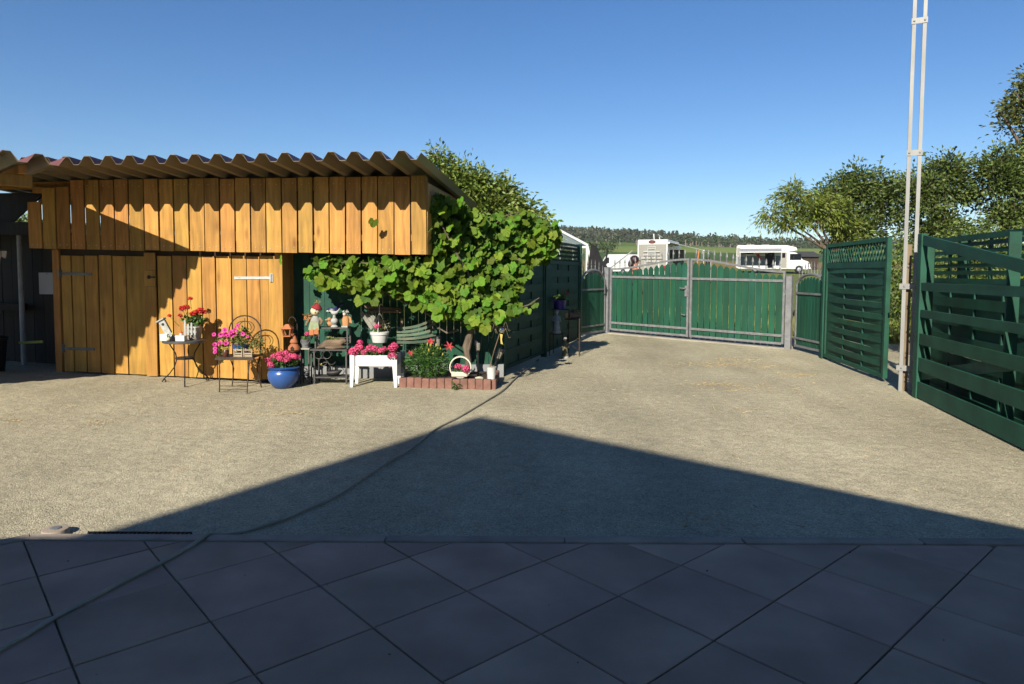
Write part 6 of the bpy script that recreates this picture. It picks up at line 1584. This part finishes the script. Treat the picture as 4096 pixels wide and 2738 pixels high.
MB().tube([(1.5, 0.9, 3.05), (1.5, 0.9, 3.35)], 0.03, 6).build('dish_arm', VWHITE, mr_)
for x0, x1, z0, z1 in ((1.0, 2.0, 1.6, 2.3), (4.0, 4.8, 1.7, 2.3)):
    MB().box(x0, x1, -0.012, 0.0, z0, z1).build('window', VGLASS, mr_)
MB().box(2.5, 3.2, -0.014, 0.0, 0.55, 2.35).build('doorway', VGLASS, mr_)
MB().box(3.25, 3.31, -0.7, -0.02, 0.55, 2.35).build('open_door', VGREY, mr_)
MB().box(0.2, 5.0, -0.12, -0.001, 2.72, 2.86).build('awning_case', VWHITE, mr_)
MB().add([(0.25, -0.12, 2.84), (4.8, -0.12, 2.84), (4.8, -2.6, 2.22), (0.25, -2.6, 2.22), (0.25, -0.12, 2.81), (4.8, -0.12, 2.81), (4.8, -2.6, 2.19), (0.25, -2.6, 2.19)], [(0, 1, 2, 3), (7, 6, 5, 4), (0, 4, 7, 3), (1, 2, 6, 5), (2, 3, 7, 6)]).build('awning', AWN, mr_)
MB().box(0.2, 4.85, -2.68, -2.6, 2.13, 2.23).build('awning_bar', AL, mr_)
for x in (0.3, 4.7):
    MB().tube([(x, -2.62, 2.13), (x, -2.62, 0)], 0.02, 6).build('awning_leg', AL, mr_)
for x in (1.5, 5.8):
    wheel(mr_, x, 0.12, sgn=-1); wheel(mr_, x, 2.18, sgn=1)
os_ = MB().beam((13.35, 48.3, 3.12), (13.12, 48.2, 1.1), 0.09, 0.03).build('storm_strap', M('orange_strap', (0.75, 0.25, 0.08), 0.7, 0.1, 5))
tag(os_, 'orange storm strap hanging from the awning behind the gate', 'strap')
# --- van
vx, vy = 10.4, 60.0
vn_ = root('panel_van', 'white panel van partly hidden behind the rear motorhome', 'van', (vx, vy, gzs(vx, vy)), math.atan2(0.81, -0.58))
# local x forward, local y: left side at 0, right side at -1.8
MB().prism([(0.0, 0.35), (0.02, 1.75), (0.15, 1.92), (2.7, 1.95), (3.15, 1.75), (3.65, 1.15), (4.3, 0.98), (4.42, 0.7), (4.42, 0.35)], -1.8, 'y', 0.0).build('body', VWHITE, vn_, bevel=0.05)
MB().add([(2.55, 0.004, 1.15), (2.55, 0.004, 1.66), (3.0, 0.004, 1.66), (3.5, 0.004, 1.15)], [(0, 1, 2, 3)]).build('side_window', VGLASS, vn_)
MB().add([(3.16, -0.1, 1.77), (3.66, -0.1, 1.18), (3.66, -1.7, 1.18), (3.16, -1.7, 1.77)], [(0, 1, 2, 3)]).xf(Matrix.Translation((0.012, 0, 0.012))).build('windscreen', VGLASS, vn_)
for y in (-0.02, -1.66):
    MB().box(-0.015, 0.0, y - 0.13, y, 0.8, 1.25).build('tail_light', TAIL, vn_)
MB().box(-0.012, 0.0, -0.905, -0.895, 0.45, 1.75).build('door_seam', TYRE, vn_)
MB().box(-0.06, 0.0, -1.75, -0.05, 0.33, 0.5).build('bumper', VGREY, vn_)
MB().box(2.75, 2.85, 0.0, 0.16, 1.12, 1.3).build('mirror', TYRE, vn_)
for x in (0.75, 3.55):
    wheel(vn_, x, -0.07, 0.31, 1); wheel(vn_, x, -1.73, 0.31, -1)

# ------------------------------------------------------------------ people behind the gate
def person(name, lab, loc, rz, h, skin, hair, shirt, trousers, hair_long=False):
    q = root(name, lab, 'person', loc, rz)
    s = h / 1.72
    J = {'pel': (0, 0, 0.95), 'sp1': (0.0, 0, 1.12), 'sp2': (0.0, 0, 1.30), 'nb': (0.0, 0, 1.44), 'nt': (0.03, 0, 1.52), 'hd': (0.045, 0, 1.60), 'tp': (0.03, 0, 1.67),
         'sl': (0, 0.16, 1.40), 'el': (0.0, 0.24, 1.14), 'wl': (0.12, 0.20, 0.93), 'hl': (0.17, 0.18, 0.86), 'sr': (0, -0.16, 1.40), 'er': (0.0, -0.24, 1.14), 'wr': (0.12, -0.20, 0.93), 'hr': (0.17, -0.18, 0.86),
         'pl': (0, 0.09, 0.90), 'kl': (0.03, 0.10, 0.50), 'al': (0.0, 0.10, 0.09), 'tl': (0.15, 0.11, 0.04), 'pr': (0, -0.09, 0.90), 'kr': (0.0, -0.10, 0.50), 'ar': (-0.04, -0.10, 0.09), 'tr': (0.11, -0.11, 0.04)}
    Rr = {'pel': 0.13, 'sp1': 0.12, 'sp2': 0.13, 'nb': 0.075, 'nt': 0.052, 'hd': 0.082, 'tp': 0.07, 'sl': 0.06, 'el': 0.042, 'wl': 0.028, 'hl': 0.03, 'sr': 0.06, 'er': 0.042, 'wr': 0.028, 'hr': 0.03, 'pl': 0.095, 'kl': 0.06, 'al': 0.042, 'tl': 0.035, 'pr': 0.095, 'kr': 0.06, 'ar': 0.042, 'tr': 0.035}
    E = ['pel-sp1', 'sp1-sp2', 'sp2-nb', 'nb-nt', 'nt-hd', 'hd-tp', 'sp2-sl', 'sl-el', 'el-wl', 'wl-hl', 'sp2-sr', 'sr-er', 'er-wr', 'wr-hr', 'pel-pl', 'pl-kl', 'kl-al', 'al-tl', 'pel-pr', 'pr-kr', 'kr-ar', 'ar-tr']
    ks = list(J)
    me = bpy.data.meshes.new('body'); me.from_pydata([tuple(c * s for c in J[k]) for k in ks], [tuple(ks.index(x) for x in e.split('-')) for e in E], [])
    me.materials.append(skin)
    o = obj('body', me, q)
    sk = o.modifiers.new('skin', 'SKIN'); sk.use_smooth_shade = True
    for i, k in enumerate(ks):
        me.skin_vertices[0].data[i].radius = (Rr[k] * s, Rr[k] * s); me.skin_vertices[0].data[i].use_root = (k == 'pel')
    sb = o.modifiers.new('sub', 'SUBSURF'); sb.levels = 1; sb.render_levels = 2
    f = lambda *c: tuple(v * s for v in c)
    MB().lathe([(0.165 * s, 0.86 * s), (0.150 * s, 1.05 * s), (0.165 * s, 1.28 * s), (0.14 * s, 1.40 * s), (0.075 * s, 1.475 * s)], n=16, sx=0.78, sy=1.15).tube([f(0, 0.14, 1.39), f(0, 0.235, 1.15), f(0.05, 0.225, 1.05)], [0.078 * s, 0.06 * s, 0.055 * s], 10).tube([f(0, -0.14, 1.39), f(0, -0.235, 1.15), f(0.05, -0.225, 1.05)], [0.078 * s, 0.06 * s, 0.055 * s], 10).build('shirt', shirt, q, smooth=True)
    MB().lathe([(0.155 * s, 0.80 * s), (0.16 * s, 0.9 * s), (0.15 * s, 1.0 * s)], n=14, sx=0.8, sy=1.15).tube([f(0, 0.09, 0.92), f(0.03, 0.10, 0.50), f(0, 0.10, 0.10)], [0.115 * s, 0.08 * s, 0.06 * s], 10).tube([f(0, -0.09, 0.92), f(0, -0.10, 0.50), f(-0.04, -0.10, 0.10)], [0.115 * s, 0.08 * s, 0.06 * s], 10).build('trousers', trousers, q, smooth=True)
    MB().tube([f(0.115, 0, 1.625), f(0.148, 0, 1.585), f(0.12, 0, 1.575)], [0.008 * s, 0.015 * s, 0.008 * s], 6).build('nose', skin, q, smooth=True)
    for y in (-0.033, 0.033):
        MB().ball(f(0.112, y, 1.62), 0.011 * s, (0.6, 1, 0.7), 6, 5).build('eye', BLK, q)
    MB().ball(f(0.118, 0, 1.545), 0.012 * s, (0.5, 1.8, 0.5), 8, 5).build('mouth', M('lips', (0.40, 0.12, 0.10), 0.5), q)
    hb = MB().ball(f(0.005, 0, 1.635), 0.108 * s, (0.98, 0.92, 0.95), 14, 9, 0.05)
    if hair_long:
        hb.ball(f(-0.075, 0, 1.54), 0.085 * s, (0.8, 1.0, 1.15), 12, 8, 0.07)
    hb.build('hair', hair, q, smooth=True)
SKINP = M('skin', (0.48, 0.22, 0.13), 0.5, 0.08, 6)
person('person', 'person with dark reddish hair in profile just behind the gate', (2.93, 16.2, 0.10), R(5), 1.80, SKINP, M('hair_dark', (0.035, 0.012, 0.014), 0.5, 0.3, 20), M('shirt_dark', (0.05, 0.045, 0.045), 0.8, 0.2, 12), M('jeans', (0.03, 0.04, 0.07), 0.8), True)
person('person', 'person in dark clothes standing far off beside the orange strap', (13.05, 45.0, gzs(13, 45)), R(10), 1.76, SKINP, M('hair_dark', (0.035, 0.012, 0.014)), M('jacket_black', (0.02, 0.02, 0.022), 0.8), M('jeans', (0.03, 0.04, 0.07)))
sbx = root('small_shelter', 'dark low shelter in the field behind the side view motorhome', 'shelter', (36.5, 84.0, gzs(36.5, 84)))
MB().box(-1.2, 1.2, -1.0, 1.0, 0, 1.5).build('wall', M('dark_brown', (0.06, 0.04, 0.025)), sbx)
MB().add([(-1.5, -1.3, 1.5), (1.5, -1.3, 1.5), (1.5, 1.3, 1.5), (-1.5, 1.3, 1.5), (-1.0, 0, 2.2), (1.0, 0, 2.2)], [(0, 1, 5, 4), (2, 3, 4, 5), (1, 2, 5), (3, 0, 4), (3, 2, 1, 0)]).build('roof', M('dark_roof', (0.05, 0.05, 0.05), 0.8), sbx)

# ------------------------------------------------------------------ wooded hill
def wood(name, n, xr, yr, hr, label, mat, wr=(0.22, 0.38), nq=34, keep=None, conifer=0.5):
    Vs, Fs, o = [], [], 0
    tb = []
    for k in range(n):
        y = rng.uniform(*yr); x = rng.uniform(xr[0] * y / 500, xr[1] * y / 500)
        if keep and not keep(x, y): continue
        h = rng.uniform(*hr); w = h * rng.uniform(*wr); z0 = gzs(x, y)
        u = rand_unit(nq); t = rng.random(nq)
        if rng.random() < conifer:
            zz = 0.12 + 0.88 * t; rr = (1.02 - zz) * 1.1
        else:
            zz = 0.25 + 0.72 * t; rr = np.sqrt(np.clip(1 - ((zz - 0.6) / 0.42) ** 2, 0.05, 1))
        c = np.stack([x + u[:, 0] * rr * w, y + u[:, 1] * rr * w, z0 + zz * h], 1)
        s = h * 0.085 * rng.uniform(0.6, 1.5, nq)[:, None]
        a = rand_unit(nq); b = np.cross(a, rand_unit(nq)); b /= np.linalg.norm(b, axis=1, keepdims=True) + 1e-9
        q = np.stack([c + a * s, c + b * s, c - a * s * 0.9, c - b * s * 1.1], 1).reshape(-1, 3)
        Vs.append(q); Fs.append(np.arange(nq * 4).reshape(-1, 4) + o); o += nq * 4
        if k % 4 == 0:
            tb.append((x, y - w * 0.6, z0, h))
    ob = obj(name, fastmesh(name, np.concatenate(Vs), np.concatenate(Fs), mat), kind='stuff')
    tag(ob, label, 'woodland')
    mb = MB()
    for x, y, z0, h in tb:
        mb.box(x - 0.25, x + 0.25, y - 0.2, y + 0.2, z0 - 1, z0 + h * 0.55)
    mb.build('trunks', M('pale_trunk', (0.20, 0.165, 0.13), 0.9, 0.3, 0.2), ob, kind='stuff')
WOOD = M('forest_leaf', (0.068, 0.080, 0.042), 0.8, 0.25, 0.02, island=0.5, hue=0.03, detail=3)
wood('forest', 2300, (-70, 330), (385, 740), (4.5, 8.5), 'dark mixed forest covering the far hill', WOOD)
wood('hedgerow', 260, (-20, 330), (300, 380), (3.0, 5.5), 'row of field bushes below the far forest', M('hedgerow_leaf', (0.045, 0.070, 0.022), 0.8, 0.25, 0.05, island=0.5, hue=0.03), wr=(0.4, 0.7), nq=30, keep=lambda x, y: (x > 85) or (y < 325 and x > 20), conifer=0.0)
wood('near_hedgerow', 60, (18, 75), (150, 200), (1.6, 3.0), 'clump of dark field bushes left of the rear motorhome', MATS['hedgerow_leaf'], wr=(0.45, 0.8), nq=44, keep=lambda x, y: 20 < x * 170 / y < 36, conifer=0.0)

# ------------------------------------------------------------------ tall sunlit grass beyond the gate
n = 26000
t = rng.uniform(-0.25, 1.45, n); dd_ = rng.uniform(2.3, 7.5, n)
gx = GL[0] + gd[0] * t + 0.659 * dd_; gy = GL[1] + gd[1] * t + 0.753 * dd_
P = np.stack([gx, gy, gz(gx, gy) - 0.03], 1)
D = rng.normal(0, 0.28, (n, 3)); D[:, 2] = 1.0; D /= np.linalg.norm(D, axis=1, keepdims=True)
V, F = leaf_verts(P, 0.34, 0.06, 0.2, 0.5, 0.0, D)
tag(obj('tall_grass', fastmesh('tall_grass', V, F, M('grass_blade', (0.36, 0.36, 0.09), 0.7, 0.2, 0.5, island=0.4, hue=0.03, trans=0.3)), kind='stuff'), 'tall yellow green grass growing beyond the driveway gate', 'grass')

me = bpy.data.meshes.new('haze'); mb_ = MB().box(-880, 980, -70, 1500, -1.2, 62.0); me.from_pydata(mb_.v, [], mb_.f); me.update()
hm = bpy.data.materials.new('haze_air'); hm.use_nodes = True
hn = hm.node_tree; hn.nodes.remove(hn.nodes['Principled BSDF'])
pv = hn.nodes.new('ShaderNodeVolumePrincipled'); pv.inputs['Color'].default_value = (0.80, 0.86, 0.95, 1); pv.inputs['Density'].default_value = 0.00022; pv.inputs['Anisotropy'].default_value = 0.2
hn.links.new(pv.outputs[0], hn.nodes['Material Output'].inputs['Volume'])
me.materials.append(hm)
tag(obj('haze', me, kind='stuff'), 'thin summer haze in the air over the fields', 'haze')
